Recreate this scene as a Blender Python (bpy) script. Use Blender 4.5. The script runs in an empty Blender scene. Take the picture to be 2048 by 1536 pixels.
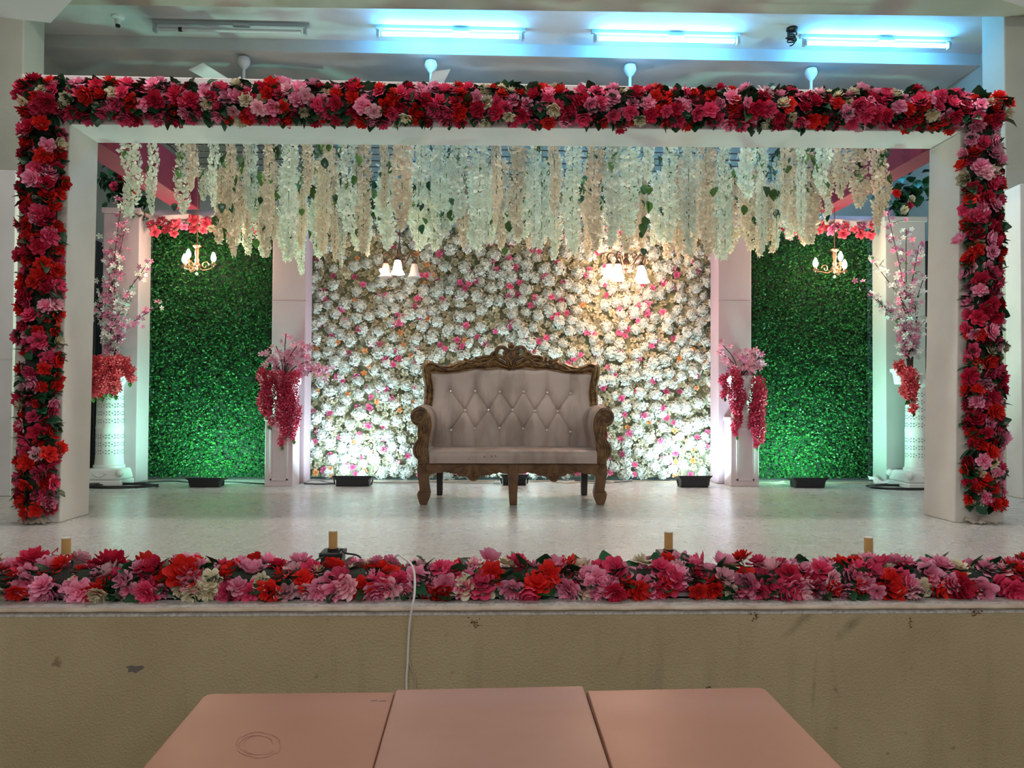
import bpy, math, random
import numpy as np
from mathutils import Vector, Matrix
rng = random.Random(7)
PI = math.pi
scn = bpy.context.scene
col = scn.collection

# ------------------------------------------------------------------ camera, world, lights, exposure
F = 1540.0
CAM = Vector((0.0, -2.73, 0.74))
YAW, PITCH, ROLL = math.radians(1.97), math.radians(1.0), 0.0055
fw = Vector((math.sin(YAW)*math.cos(PITCH), math.cos(YAW)*math.cos(PITCH), math.sin(PITCH)))
r0 = Vector((math.cos(YAW), -math.sin(YAW), 0.0))
u0 = r0.cross(fw)
rt = r0*math.cos(ROLL) + u0*math.sin(ROLL)
up = u0*math.cos(ROLL) - r0*math.sin(ROLL)
cd = bpy.data.cameras.new('camera'); cam = bpy.data.objects.new('camera', cd); col.objects.link(cam)
m = Matrix((rt, up, -fw)).transposed().to_4x4(); m.translation = CAM
cam.matrix_world = m
cd.sensor_fit = 'HORIZONTAL'; cd.angle = 2*math.atan(1024/F); cd.clip_start = 0.05
scn.camera = cam

scn.view_settings.view_transform = 'Standard'; scn.view_settings.look = 'None'
scn.view_settings.gamma = 1.0; scn.view_settings.use_curve_mapping = False
scn.view_settings.exposure = 0.0
w = bpy.data.worlds.new('hall'); scn.world = w; w.use_nodes = True
w.node_tree.nodes['Background'].inputs[0].default_value = (1.0, 0.95, 0.90, 1)
w.node_tree.nodes['Background'].inputs[1].default_value = 0.21

def area(name, loc, target, sx, sy, power, color):
    l = bpy.data.lights.new(name, 'AREA'); l.shape = 'RECTANGLE'; l.size = sx; l.size_y = sy
    l.energy = power; l.color = color
    o = bpy.data.objects.new(name, l); col.objects.link(o); o.location = loc
    o.rotation_euler = (Vector(target)-Vector(loc)).to_track_quat('-Z', 'Y').to_euler()
    return o
HALL = (1.0, 0.95, 0.88)
# hall ceiling tubes in front of the stage (above the stage edge) and further back over the guests
for i, x in enumerate((-2.2, 0.3, 2.8)):
    area('hall_tube_front', (x, 1.5, 4.15), (x, 1.5, 0), 1.3, 0.12, 30, (1.0, 0.95, 0.88))
for x in (-2.6, 0.3, 3.2):
    for y in (-4.2, -8.5):
        area('hall_tube', (x, y, 3.3), (x, y+2.0, 0.6), 1.3, 0.25, 25, HALL)

def ray(px, py):
    return fw*F + rt*(px-1024) - up*(py-768)
def P(px, py, Y=None, z=None, X=None):
    """the world point that the photograph shows at px, py on a real plane Y=, z= or X="""
    d = ray(px, py)
    if Y is not None: t = (Y-CAM.y)/d.y
    elif z is not None: t = (z-CAM.z)/d.z
    else: t = (X-CAM.x)/d.x
    return CAM + d*t

# ------------------------------------------------------------------ materials
MATS = {}
def mat(name, c, rough=0.6, metal=0.0, c2=None, nscale=8.0, bump=0.0, bscale=60.0, emit=None, strength=0.0,
        spec=0.5, detail=4.0, rnd=0.0, tip=None, transl=0.0, rough2=None, wave=None, ramp=(0.35, 0.65)):
    if name in MATS: return MATS[name]
    M = bpy.data.materials.new(name); M.use_nodes = True
    nt = M.node_tree; N = nt.nodes; Lk = nt.links
    b = N['Principled BSDF']
    b.inputs['Base Color'].default_value = (*c, 1); b.inputs['Roughness'].default_value = rough
    b.inputs['Metallic'].default_value = metal
    b.inputs['Specular IOR Level'].default_value = spec
    tc = N.new('ShaderNodeTexCoord')
    sock = None
    if c2 is not None:
        n = N.new('ShaderNodeTexNoise'); n.inputs['Scale'].default_value = nscale; n.inputs['Detail'].default_value = detail
        Lk.new(tc.outputs['Object'], n.inputs['Vector'])
        rp = N.new('ShaderNodeValToRGB'); Lk.new(n.outputs['Fac'], rp.inputs['Fac'])
        rp.color_ramp.elements[0].position = ramp[0]; rp.color_ramp.elements[1].position = ramp[1]
        rp.color_ramp.elements[0].color = (*c, 1); rp.color_ramp.elements[1].color = (*c2, 1)
        sock = rp.outputs['Color']
        if rough2 is not None:
            mr = N.new('ShaderNodeMapRange'); Lk.new(n.outputs['Fac'], mr.inputs['Value'])
            mr.inputs['From Min'].default_value = ramp[0]; mr.inputs['From Max'].default_value = ramp[1]
            mr.inputs['To Min'].default_value = rough; mr.inputs['To Max'].default_value = rough2
            Lk.new(mr.outputs['Result'], b.inputs['Roughness'])
    if tip is not None:
        a = N.new('ShaderNodeAttribute'); a.attribute_name = 'tip'
        mx = N.new('ShaderNodeMix'); mx.data_type = 'RGBA'
        Lk.new(a.outputs['Fac'], mx.inputs[0]); mx.inputs[6].default_value = (*c, 1); mx.inputs[7].default_value = (*tip, 1)
        sock = mx.outputs[2]
    if rnd:
        oi = N.new('ShaderNodeObjectInfo'); hs = N.new('ShaderNodeHueSaturation')
        mr = N.new('ShaderNodeMapRange'); Lk.new(oi.outputs['Random'], mr.inputs['Value'])
        mr.inputs['To Min'].default_value = 1-rnd; mr.inputs['To Max'].default_value = 1+rnd*0.7
        Lk.new(mr.outputs['Result'], hs.inputs['Value'])
        if sock: Lk.new(sock, hs.inputs['Color'])
        else: hs.inputs['Color'].default_value = (*c, 1)
        sock = hs.outputs['Color']
    if sock: Lk.new(sock, b.inputs['Base Color'])
    if bump:
        n2 = N.new('ShaderNodeTexNoise'); n2.inputs['Scale'].default_value = bscale; n2.inputs['Detail'].default_value = 5
        Lk.new(tc.outputs['Object'], n2.inputs['Vector'])
        bp = N.new('ShaderNodeBump'); bp.inputs['Strength'].default_value = bump; bp.inputs['Distance'].default_value = 0.01
        Lk.new(n2.outputs['Fac'], bp.inputs['Height']); Lk.new(bp.outputs['Normal'], b.inputs['Normal'])
    if emit is not None:
        b.inputs['Emission Color'].default_value = (*emit, 1); b.inputs['Emission Strength'].default_value = strength
    if transl:
        tr = N.new('ShaderNodeBsdfTranslucent'); ms = N.new('ShaderNodeMixShader'); ms.inputs[0].default_value = transl
        if sock: Lk.new(sock, tr.inputs['Color'])
        else: tr.inputs['Color'].default_value = (*c, 1)
        Lk.new(b.outputs[0], ms.inputs[1]); Lk.new(tr.outputs[0], ms.inputs[2])
        Lk.new(ms.outputs[0], N['Material Output'].inputs['Surface'])
    MATS[name] = M
    return M

# ------------------------------------------------------------------ mesh helpers
WL = {}                                                   # world location of every Empty / part
class MB:
    def __init__(s): s.v = []; s.f = []; s.tip = None
    def add(s, vs, fs):
        o = len(s.v); s.v.extend(tuple(p) for p in vs); s.f.extend(tuple(i+o for i in q) for q in fs); return s
    def box(s, lo, hi):
        (a, b, c), (d, e, f) = lo, hi
        return s.hexa([(a,b,c),(d,b,c),(d,e,c),(a,e,c),(a,b,f),(d,b,f),(d,e,f),(a,e,f)])
    def hexa(s, p):                                       # 4 bottom, 4 top, both anticlockwise from above
        return s.add(p, [(3,2,1,0),(4,5,6,7),(0,1,5,4),(1,2,6,5),(2,3,7,6),(3,0,4,7)])
    def tube(s, path, r, n=8, caps=True):
        path = [Vector(p) for p in path]; k = len(path)
        rr = r if isinstance(r, (list, tuple)) else [r]*k
        vs = []; ref = None
        for i, p in enumerate(path):
            t = (path[min(i+1, k-1)]-path[max(i-1, 0)])
            t = t.normalized() if t.length > 1e-9 else Vector((0,0,1))
            if ref is None: ref = t.orthogonal().normalized()
            ref = (ref - t*ref.dot(t)); ref = ref.normalized() if ref.length > 1e-6 else t.orthogonal().normalized()
            b = t.cross(ref)
            for j in range(n):
                a = 2*PI*j/n; vs.append(p + (ref*math.cos(a)+b*math.sin(a))*rr[i])
        fs = [(i*n+j, i*n+(j+1)%n, (i+1)*n+(j+1)%n, (i+1)*n+j) for i in range(k-1) for j in range(n)]
        if caps: fs += [tuple(range(n-1, -1, -1)), tuple((k-1)*n+j for j in range(n))]
        return s.add(vs, fs)
    def lathe(s, prof, c=(0,0,0), n=24, caps=True, flute=0.0, nf=0):
        vs = []
        for (r, z) in prof:
            for j in range(n):
                a = 2*PI*j/n; q = r*(1+flute*math.cos(nf*a)) if flute else r
                vs.append((c[0]+q*math.cos(a), c[1]+q*math.sin(a), c[2]+z))
        k = len(prof)
        fs = [(i*n+j, i*n+(j+1)%n, (i+1)*n+(j+1)%n, (i+1)*n+j) for i in range(k-1) for j in range(n)]
        if caps: fs += [tuple(range(n-1, -1, -1)), tuple((k-1)*n+j for j in range(n))]
        return s.add(vs, fs)
    def ball(s, c, r, n=10, sz=1.0):
        prof = [(r*math.sin(PI*i/n)+1e-4, -r*sz*math.cos(PI*i/n)) for i in range(n+1)]
        return s.lathe(prof, c, n=n+4)
    def grid(s, fn, nu, nv):
        vs = [fn(i/nu, j/nv) for j in range(nv+1) for i in range(nu+1)]
        fs = [(j*(nu+1)+i, j*(nu+1)+i+1, (j+1)*(nu+1)+i+1, (j+1)*(nu+1)+i) for j in range(nv) for i in range(nu)]
        return s.add(vs, fs)
    def prism(s, pts, d):                                 # closed outline pts (world), pushed back along +Y by d
        n = len(pts); b = [(p[0], p[1]+d, p[2]) for p in pts]
        return s.add(list(pts)+b, [tuple(range(n)), tuple(range(2*n-1, n-1, -1))] + [(i, i+n, (i+1)%n+n, (i+1)%n) for i in range(n)])
    def mesh(s, name, m, smooth=True):
        me = bpy.data.meshes.new(name); me.from_pydata(s.v, [], s.f); me.materials.append(m)
        if smooth: me.polygons.foreach_set('use_smooth', [True]*len(me.polygons))
        if s.tip is not None:
            at = me.attributes.new('tip', 'FLOAT', 'POINT'); at.data.foreach_set('value', s.tip)
        me.update(); return me
    def build(s, name, m, parent=None, smooth=True, bevel=0.0, seg=2, origin=None, angle=None, fix=True):
        org = WL[parent] if parent is not None else (Vector(origin) if origin is not None else Vector((0,0,0)))
        s.v = [(a-org.x, b-org.y, c-org.z) for a, b, c in s.v]
        me = s.mesh(name, m, smooth)
        if fix:
            import bmesh
            bm = bmesh.new(); bm.from_mesh(me); bmesh.ops.recalc_face_normals(bm, faces=bm.faces); bm.to_mesh(me); bm.free()
        o = bpy.data.objects.new(name, me); col.objects.link(o)
        if parent is not None: o.parent = parent; WL[o] = org.copy()
        else: o.location = org; WL[o] = org.copy()
        if bevel:
            md = o.modifiers.new('bevel', 'BEVEL'); md.width = bevel; md.segments = seg; md.limit_method = 'ANGLE'; md.angle_limit = 0.6
        if smooth and (angle is None): angle = 0.7
        if smooth and angle < 3: me.set_sharp_from_angle(angle=angle)
        return o

def tag(o, label=None, cat=None, group=None, kind=None):
    if label: o['label'] = label
    if cat: o['category'] = cat
    if group: o['group'] = group
    if kind: o['kind'] = kind
    return o
def thing(name, label, cat, loc=(0,0,0), group=None):
    o = bpy.data.objects.new(name, None); col.objects.link(o); o.location = loc; o.empty_display_size = 0.1
    WL[o] = Vector(loc); return tag(o, label, cat, group)
def inst(name, me, parent, loc, rot=None, scale=1.0):     # loc in world
    o = bpy.data.objects.new(name, me); col.objects.link(o)
    if parent is not None: o.parent = parent; o.location = Vector(loc)-WL[parent]
    else: o.location = loc
    if rot is not None:
        o.rotation_mode = 'QUATERNION'; o.rotation_quaternion = rot
    o.scale = (scale,)*3 if not isinstance(scale, (tuple, list)) else scale
    return o
def facing(n, spin=None):
    q = Vector(n).normalized().to_track_quat('Z', 'Y')
    from mathutils import Quaternion
    return q @ Quaternion((0,0,1), rng.uniform(0, 2*PI) if spin is None else spin)
def struct(name, mb, m, parent=None, **k):
    o = mb.build(name, m, parent, **k); 
    if parent is None: o['kind'] = 'structure'
    return o
def sm(path, n=8):                                        # Catmull-Rom through points
    p = [Vector(q) for q in path]; p = [p[0]*2-p[1]] + p + [p[-1]*2-p[-2]]; out = []
    for i in range(1, len(p)-2):
        for j in range(n):
            t = j/n; a, b, c, d = p[i-1], p[i], p[i+1], p[i+2]
            out.append(0.5*((2*b)+(c-a)*t+(2*a-5*b+4*c-d)*t*t+(3*b-a-3*c+d)*t**3))
    out.append(p[-2]); return out
def scatter(wd, ht, r, nmax, tries=30):                   # dart throwing in a wd x ht rectangle
    pts = []; cell = r; g = {}
    fails = 0
    while len(pts) < nmax and fails < tries*60:
        x, y = rng.uniform(0, wd), rng.uniform(0, ht); cx, cy = int(x/cell), int(y/cell); ok = True
        for a in (-1,0,1):
            for b in (-1,0,1):
                for (q, s_) in g.get((cx+a, cy+b), ()):
                    if (q-x)**2+(s_-y)**2 < r*r: ok = False
        if ok: pts.append((x, y)); g.setdefault((cx, cy), []).append((x, y)); fails = 0
        else: fails += 1
    return pts

# ------------------------------------------------------------------ flower templates
def rose_mb(layers, nu=4, nv=3, seed=0, ruffle=0.0):
    R = random.Random(seed); mb = MB(); tip = []
    for (n, ra, rb, za, zb, ha, curl) in layers:
        ph = R.uniform(0, 6.28)
        for k in range(n):
            a = ph+2*PI*k/n+R.uniform(-.15, .15); s1 = R.uniform(.9, 1.1); rp = R.uniform(0, 6.28); dz = R.uniform(-.05, .05)
            vs = []
            for j in range(nv+1):
                v = j/nv; r = (ra+(rb-ra)*v**0.75)*s1; z = za+(zb-za)*v**1.1-curl*v**4+dz
                wv = ha*(0.55+0.45*math.sin(PI*min(v*0.75+.1, 1)))*(1.0 if j < nv else 0.92)
                for i in range(nu+1):
                    u = i/nu*2-1; edge = 1-0.24*u*u if j == nv else (1-.08*u*u)
                    ru = ruffle*math.sin(u*4.2+rp)*v
                    vs.append(((r*edge+ru*.45)*math.cos(a+u*wv), (r*edge+ru*.45)*math.sin(a+u*wv), z-0.08*abs(u)*v+ru*1.0)); tip.append(v**1.5)
            mb.add(vs, [(q*(nu+1)+i, q*(nu+1)+i+1, (q+1)*(nu+1)+i+1, (q+1)*(nu+1)+i) for q in range(nv) for i in range(nu)])
    mb.tip = tip; return mb
ROSE = [(3,.03,.2,.25,.66,1.2,0), (4,.1,.42,.15,.58,.85,.05), (5,.15,.72,0,.4,.72,.08), (6,.2,1.0,-.1,.2,.58,.16)]
CARN = [(4,.03,.28,.3,.74,.95,0), (5,.06,.55,.2,.68,.8,0), (6,.1,.82,.08,.5,.68,.03), (7,.15,1.0,-.05,.2,.58,.08)]
SMALL = [(3,.03,.28,.2,.62,1.1,0), (4,.1,.62,.05,.45,.8,.05), (5,.15,1.0,-.1,.2,.7,.12)]
PEONY = [(4,.05,.4,.1,.75,.95,0), (5,.15,.72,.0,.72,.75,-.02), (6,.2,1.0,-.1,.5,.62,.05)]
def variants(name, m, kinds):
    out = []
    for q, (lay, ruf, nu, sd) in enumerate(kinds): out.append(rose_mb(lay, nu, 3 if nu > 3 else 2, sd, ruf).mesh(name, m))
    return out
BIGKINDS = [(ROSE, .04, 5, 1), (ROSE, .07, 5, 2), (CARN, .10, 6, 3), (CARN, .08, 6, 4), (PEONY, .04, 4, 5)]
def fm(name, c, t, rnd=.2, tr=.09): return mat(name, c, .62, tip=t, rnd=rnd, spec=.25, transl=tr)
FL = {
 'red_rose': variants('red_rose', fm('petal_red', (.60,.010,.010), (.80,.030,.022)), BIGKINDS),
 'crimson_rose': variants('crimson_rose', fm('petal_crimson', (.42,.008,.035), (.62,.022,.075)), BIGKINDS),
 'hot_pink_rose': variants('hot_pink_rose', fm('petal_hot_pink', (.64,.03,.12), (.84,.10,.22)), BIGKINDS),
 'pink_rose': variants('pink_rose', fm('petal_pink', (.84,.17,.33), (.93,.44,.61)), BIGKINDS),
 'pale_pink_rose': variants('pale_pink_rose', fm('petal_pale_pink', (.80,.32,.42), (.90,.58,.64)), BIGKINDS),
 'cream_rose': variants('cream_rose', fm('petal_cream', (.70,.60,.36), (.82,.78,.62)), BIGKINDS),
}
SK = [(SMALL, .04, 3, 11), (SMALL, .02, 3, 12), (SMALL, .08, 3, 13)]
FS = {
 'pink_rose': variants('pink_rose', fm('wall_pink', (.62,.07,.21), (.82,.24,.42), .3), SK),
 'orange_rose': variants('orange_rose', fm('wall_orange', (.72,.25,.07), (.80,.45,.22)), SK),
 'beige_rose': variants('beige_rose', fm('wall_beige', (.54,.49,.31), (.74,.70,.54), .25), SK),
 'swag_rose': variants('coral_rose', fm('swag_coral', (.66,.04,.10), (.80,.14,.20)), SK[:1] + [(ROSE, .03, 4, 3)]),
}
def hydrangea_mb(seed):
    R = random.Random(seed); mb = MB(); tip = []
    for k in range(30):
        t = (k+.5)/30; ph = math.acos(1-t*1.0); a = k*2.39996
        n = Vector((math.sin(ph)*math.cos(a), math.sin(ph)*math.sin(a), math.cos(ph)*.62))
        c = n*R.uniform(.68, 1.08); nn = (n+Vector((R.uniform(-.4,.4), R.uniform(-.4,.4), .15))).normalized()
        q = nn.to_track_quat('Z', 'Y'); sp = R.uniform(0, 1.5); s = R.uniform(.26, .40)
        for p in range(4):
            b = sp+p*PI/2
            def pt(r, da, z): return c + q @ Vector((r*math.cos(b+da), r*math.sin(b+da), z))
            mb.add([c, pt(s*.75, -.62, .05), pt(s, 0, .09), pt(s*.75, .62, .05)], [(0,1,2,3)]); tip += [0,.8,1,.8]
    k0 = len(mb.v); mb.lathe([(.02,.52),(.35,.46),(.6,.25),(.7,0),(.5,-.2)], (0,0,0), 8, caps=False); tip += [.35]*(len(mb.v)-k0)
    mb.tip = tip; return mb
M_HYD = mat('hydrangea_white', (.64,.68,.60), .6, tip=(.82,.86,.82), rnd=.12, spec=.2, transl=.15)
HYD = [hydrangea_mb(s).mesh('white_hydrangea', M_HYD) for s in (1,2,3)]
def leaf_mb(fold=.15, droop=.25, n=3):
    mb = MB(); vs = []
    for j in range(n+1):
        v = j/n; wv = .42*math.sin(PI*min(max(v, .02), .98))**.7
        z = -droop*v*v
        vs += [(-wv, v, z+fold*wv*1.6), (0, v, z), (wv, v, z+fold*wv*1.6)]
    fs = []
    for j in range(n): fs += [(j*3, j*3+1, j*3+4, j*3+3), (j*3+1, j*3+2, j*3+5, j*3+4)]
    return mb.add(vs, fs)
M_LEAF = mat('leaf_green', (.012,.075,.028), .33, rnd=.5, spec=.5)
M_LEAFL = mat('leaf_light', (.07,.17,.03), .4, rnd=.5, spec=.4)
LEAF = [leaf_mb(.15, .25).mesh('leaf', M_LEAF), leaf_mb(.3, .5).mesh('leaf', M_LEAF)]
LEAFL = [leaf_mb(.15, .3).mesh('leaf', M_LEAFL), leaf_mb(.3, .55).mesh('leaf', M_LEAFL)]
def blossom_mb(seed, n=5, cup=.25):
    mb = MB(); tip = []
    for k in range(n):
        a = 2*PI*k/n
        def pt(r, da, z): return (r*math.cos(a+da), r*math.sin(a+da), z)
        mb.add([(0,0,0), pt(.62, -.5, cup*.7), pt(1, -.18, cup), pt(1, .18, cup), pt(.62, .5, cup*.7), pt(.5, 0, cup*.35)],
               [(0,1,5),(1,2,5),(2,3,5),(3,4,5),(4,0,5)]); tip += [0,.7,1,1,.7,.4]
    mb.tip = tip; return mb
def fl2(name, c, t, n=5, cup=.3): return blossom_mb(0, n, cup).mesh(name, fm('m_'+name, c, t, .25))
BL_PINK = fl2('pink_blossom', (.60,.08,.25), (.80,.36,.52)); BL_WHITE = fl2('white_blossom', (.62,.64,.58), (.84,.86,.84))
BL_SOFT = fl2('soft_pink_blossom', (.66,.20,.32), (.84,.48,.58))
def spray_mb(seed, L, rad, nfl, size, taper=.25, top=.15, npet=3, star=False):
    """a hanging flower spray from z=0 down to z=-L"""
    R = random.Random(seed); mb = MB(); tip = []
    for k in range(nfl):
        t = (k+R.random())/nfl; a = k*2.39996+R.uniform(-.5, .5)
        env = min(1, t/top+.35)*min(1, (1-t)/taper+.22)
        wob = .015*math.sin(t*9+seed)
        r = rad*env*R.uniform(.45, 1.0); c = Vector((r*math.cos(a)+wob, r*math.sin(a), -L*t))
        d = Vector((math.cos(a), math.sin(a), R.uniform(-.9, .35))).normalized(); q = d.to_track_quat('Z', 'Y'); s = size*R.uniform(.75, 1.2)*(.65+.35*env)
        sp = R.uniform(0, 6.28)
        for p in range(npet):
            b = sp+2*PI*p/npet
            def pt(rr, da, z): return c + q @ Vector((rr*math.cos(b+da), rr*math.sin(b+da), z))
            wdt = .42 if star else .75
            mb.add([c, pt(s*.62, -wdt, s*.28), pt(s, 0, s*.35), pt(s*.62, wdt, s*.28)], [(0,1,2,3)]); tip += [0,.8,1,.8]
    mb.tip = tip; return mb

# ------------------------------------------------------------------ the setting
M_PLASTER = mat('plaster_wall', (.44,.455,.39), .8, c2=(.39,.40,.34), nscale=2.5, bump=.15, bscale=40)
M_CEIL = mat('ceiling_paint', (.62,.65,.66), .8, c2=(.51,.53,.53), nscale=1.6, bump=.08, bscale=8, ramp=(.42,.7))
M_STAGEWALL = mat('stage_front_plaster', (.42,.335,.20), .75, bump=.6, bscale=120)
nt = M_STAGEWALL.node_tree; N = nt.nodes; Lk = nt.links
tc = N.new('ShaderNodeTexCoord')
def noise(scale, vec=None, detail=5, rough=.6):
    n = N.new('ShaderNodeTexNoise'); n.inputs['Scale'].default_value = scale; n.inputs['Detail'].default_value = detail
    n.inputs['Roughness'].default_value = rough
    Lk.new(vec or tc.outputs['Object'], n.inputs['Vector']); return n
def ramp(src, stops):
    r = N.new('ShaderNodeValToRGB'); Lk.new(src, r.inputs['Fac'])
    e = r.color_ramp.elements
    while len(e) < len(stops): e.new(.5)
    for q, (p, c) in zip(e, stops): q.position = p; q.color = (*c, 1)
    return r
def mixc(fac, a, b, mode='MIX'):
    mx = N.new('ShaderNodeMix'); mx.data_type = 'RGBA'; mx.blend_type = mode
    if isinstance(fac, float): mx.inputs[0].default_value = fac
    else: Lk.new(fac, mx.inputs[0])
    for s_, v in ((6, a), (7, b)):
        if isinstance(v, tuple): mx.inputs[s_].default_value = (*v, 1)
        else: Lk.new(v, mx.inputs[s_])
    return mx.outputs[2]
base = ramp(noise(1.4).outputs['Fac'], [(.3, (.42,.335,.19)), (.55, (.495,.405,.245)), (.75, (.55,.455,.285))]).outputs[0]
mp = N.new('ShaderNodeMapping'); mp.inputs['Scale'].default_value = (9, 9, 1.2); Lk.new(tc.outputs['Object'], mp.inputs['Vector'])
streak = ramp(noise(1.0, mp.outputs[0]).outputs['Fac'], [(.55, (0,0,0)), (.85, (.42,.42,.42))]).outputs[0]
c_ = mixc(streak, base, (.24,.17,.09))
spots = ramp(noise(14, detail=2).outputs['Fac'], [(.68, (0,0,0)), (.76, (.7,.7,.7))]).outputs[0]
c_ = mixc(spots, c_, (.20,.13,.07))
# soft soot smears rubbed on the plaster (stains of the wall itself)
for (px_, py_, ra, rb, rot, amt) in ((1605,1240,.115,.022,.72,.75),(1680,1220,.05,.016,.25,.6),(1700,1252,.085,.025,.75,.7),(1628,1375,.15,.010,1.5,.45),(1240,1320,.05,.009,1.2,.35),(700,1225,.30,.03,0,.35),(1290,1222,.5,.02,0,.3)):
    q = P(px_, py_, Y=0.0); m_ = N.new('ShaderNodeMapping'); m_.vector_type = 'TEXTURE'
    m_.inputs['Location'].default_value = (q.x, 0, q.z); m_.inputs['Rotation'].default_value = (0, -rot, 0); m_.inputs['Scale'].default_value = (ra, 1, rb)
    Lk.new(tc.outputs['Object'], m_.inputs['Vector'])
    ln = N.new('ShaderNodeVectorMath'); ln.operation = 'LENGTH'; Lk.new(m_.outputs[0], ln.inputs[0])
    f_ = ramp(ln.outputs['Value'], [(.0, (amt,)*3), (1.0, (0,0,0))]).outputs[0]
    f_ = mixc(1.0, f_, ramp(noise(22).outputs['Fac'], [(.35, (.35,)*3), (.6, (1,)*3)]).outputs[0], 'MULTIPLY')
    c_ = mixc(f_, c_, (.17,.125,.075))
Lk.new(c_, N['Principled BSDF'].inputs['Base Color'])

M_FLOOR = mat('terrazzo_stage', (.5,.48,.44), .27, bump=.012, bscale=14)
nt = M_FLOOR.node_tree; N = nt.nodes; Lk = nt.links; tc = N.new('ShaderNodeTexCoord')
vor = N.new('ShaderNodeTexVoronoi'); vor.inputs['Scale'].default_value = 95; Lk.new(tc.outputs['Object'], vor.inputs['Vector'])
chip = ramp(vor.outputs['Color'], [(.2, (.44,.43,.41)), (.5, (.575,.565,.545)), (.85, (.68,.67,.65))]).outputs[0]
big = ramp(noise(1.1).outputs['Fac'], [(.3, (.90,.90,.885)), (.7, (1,1,1))]).outputs[0]
Lk.new(mixc(1.0, chip, big, 'MULTIPLY'), N['Principled BSDF'].inputs['Base Color'])
mr = N.new('ShaderNodeMapRange'); Lk.new(noise(5).outputs['Fac'], mr.inputs['Value']); mr.inputs['To Min'].default_value = .22; mr.inputs['To Max'].default_value = .34
Lk.new(mr.outputs[0], N['Principled BSDF'].inputs['Roughness'])
M_LIP = mat('slab_edge', (.56,.47,.38), .6, c2=(.40,.30,.22), nscale=9, bump=.4, bscale=30)
M_HALLFLOOR = mat('hall_floor', (.35,.31,.26), .5, c2=(.30,.26,.22), nscale=3)

ZH = -0.86
struct('floor', MB().box((-4.6,.006,-.03), (5.2,5.75,0)), M_FLOOR, smooth=False)
struct('floor_hall', MB().box((-9,-12,ZH-.1), (9,.05,ZH)), M_HALLFLOOR, smooth=False)
sw = struct('wall_stage_front', MB().box((-4.6,0.0,ZH), (5.2,.2,-.03)), M_STAGEWALL, smooth=False)
lipmb = MB()
def lipf(u, v):
    x = -4.6+u*9.8; n = math.sin(x*23)*.002+math.sin(x*57+1)*.0015
    a = v*PI/2
    return (x, -.010+n+.02*(1-math.cos(a)), -.008+.009*math.sin(a))
lipmb.grid(lipf, 260, 4); lipmb.add([(-4.6,-.010,-.008),(5.2,-.010,-.008),(5.2,.0,-.014),(-4.6,.0,-.014)], [(0,1,2,3)])
struct('trim_1', lipmb, M_LIP)
struct('wall_back', MB().box((-4.5,5.67,-.1), (5.1,5.8,4.1)), M_PLASTER, smooth=False)
XL, XR = -4.0, 4.55
struct('wall_left', MB().box((XL-.15,3.45,0), (XL,5.67,4.1)), M_PLASTER, smooth=False)
struct('wall_right', MB().box((XR,3.45,0), (XR+.15,5.67,4.1)), M_PLASTER, smooth=False)
ZC, ZS = 3.94, 3.83
struct('ceiling', MB().box((-4.6,2.9,ZC), (5.2,4.18,ZC+.12)), M_CEIL, smooth=False)
struct('ceiling_rear', MB().box((-4.6,4.18,ZS), (5.2,5.75,ZC+.12)), M_CEIL, smooth=False)
struct('ceiling_hall', MB().box((-9,-12,4.3), (9,2.9,4.42)), M_CEIL, smooth=False)
M_BEAM = mat('beam_paint', (.48,.43,.36), .8, c2=(.43,.39,.33), nscale=3, bump=.1)
bl, br = P(-60, 8.5, Y=3.17), P(2110, 33, Y=3.17)
zb = (bl.z+br.z)/2
bm_ = MB().hexa([(-4.6,2.9,bl.z),(5.2,2.9,br.z),(5.2,3.17,br.z),(-4.6,3.17,bl.z),(-4.6,2.9,4.3),(5.2,2.9,4.3),(5.2,3.17,4.3),(-4.6,3.17,4.3)])
struct('ceiling_beam', bm_, M_BEAM, smooth=False)
xl = P(45, 200, Y=3.17).x; xr = P(2010, 250, Y=3.17).x
struct('wall_column_left', MB().box((-4.6,3.17,0), (xl,3.45,4.1)), M_PLASTER, bevel=.01, smooth=False)
struct('wall_column_right', MB().box((xr,3.17,0), (5.2,3.45,4.1)), M_PLASTER, bevel=.01, smooth=False)
# white soffits of the hall ceiling at the top corners of the view
M_WHITE = mat('white_gypsum', (.92,.90,.90), .7)
zs = 2.69
a0, a1, a2 = P(-60, 27, z=zs), P(101, 46, z=zs), P(150, -6, z=zs)
sl = struct('trim_2', MB().add([a0, a1, a2, (a2.x,-1.2,zs), (-5,-1.2,zs), (-5,a0.y,zs)] + [(q[0],q[1],4.3) for q in [a0,a1,a2,(a2.x,-1.2),(-5,-1.2),(-5,a0.y)]],
     [(5,4,3,2,1,0),(6,7,8,9,10,11)]+[(i,(i+1)%6,(i+1)%6+6,i+6) for i in range(6)]), M_WHITE, smooth=False)
b0, b1 = P(1995, -3, z=zs), P(2110, 33, z=zs)
struct('trim_3', MB().add([b1, b0, (b0.x,-1.2,zs), (5,-1.2,zs), (5,b1.y,zs)] + [(q[0],q[1],4.3) for q in [b1,b0,(b0.x,-1.2),(5,-1.2),(5,b1.y)]],
     [(4,3,2,1,0),(5,6,7,8,9)]+[(i,(i+1)%5,(i+1)%5+5,i+5) for i in range(5)]), M_WHITE, smooth=False)
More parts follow.
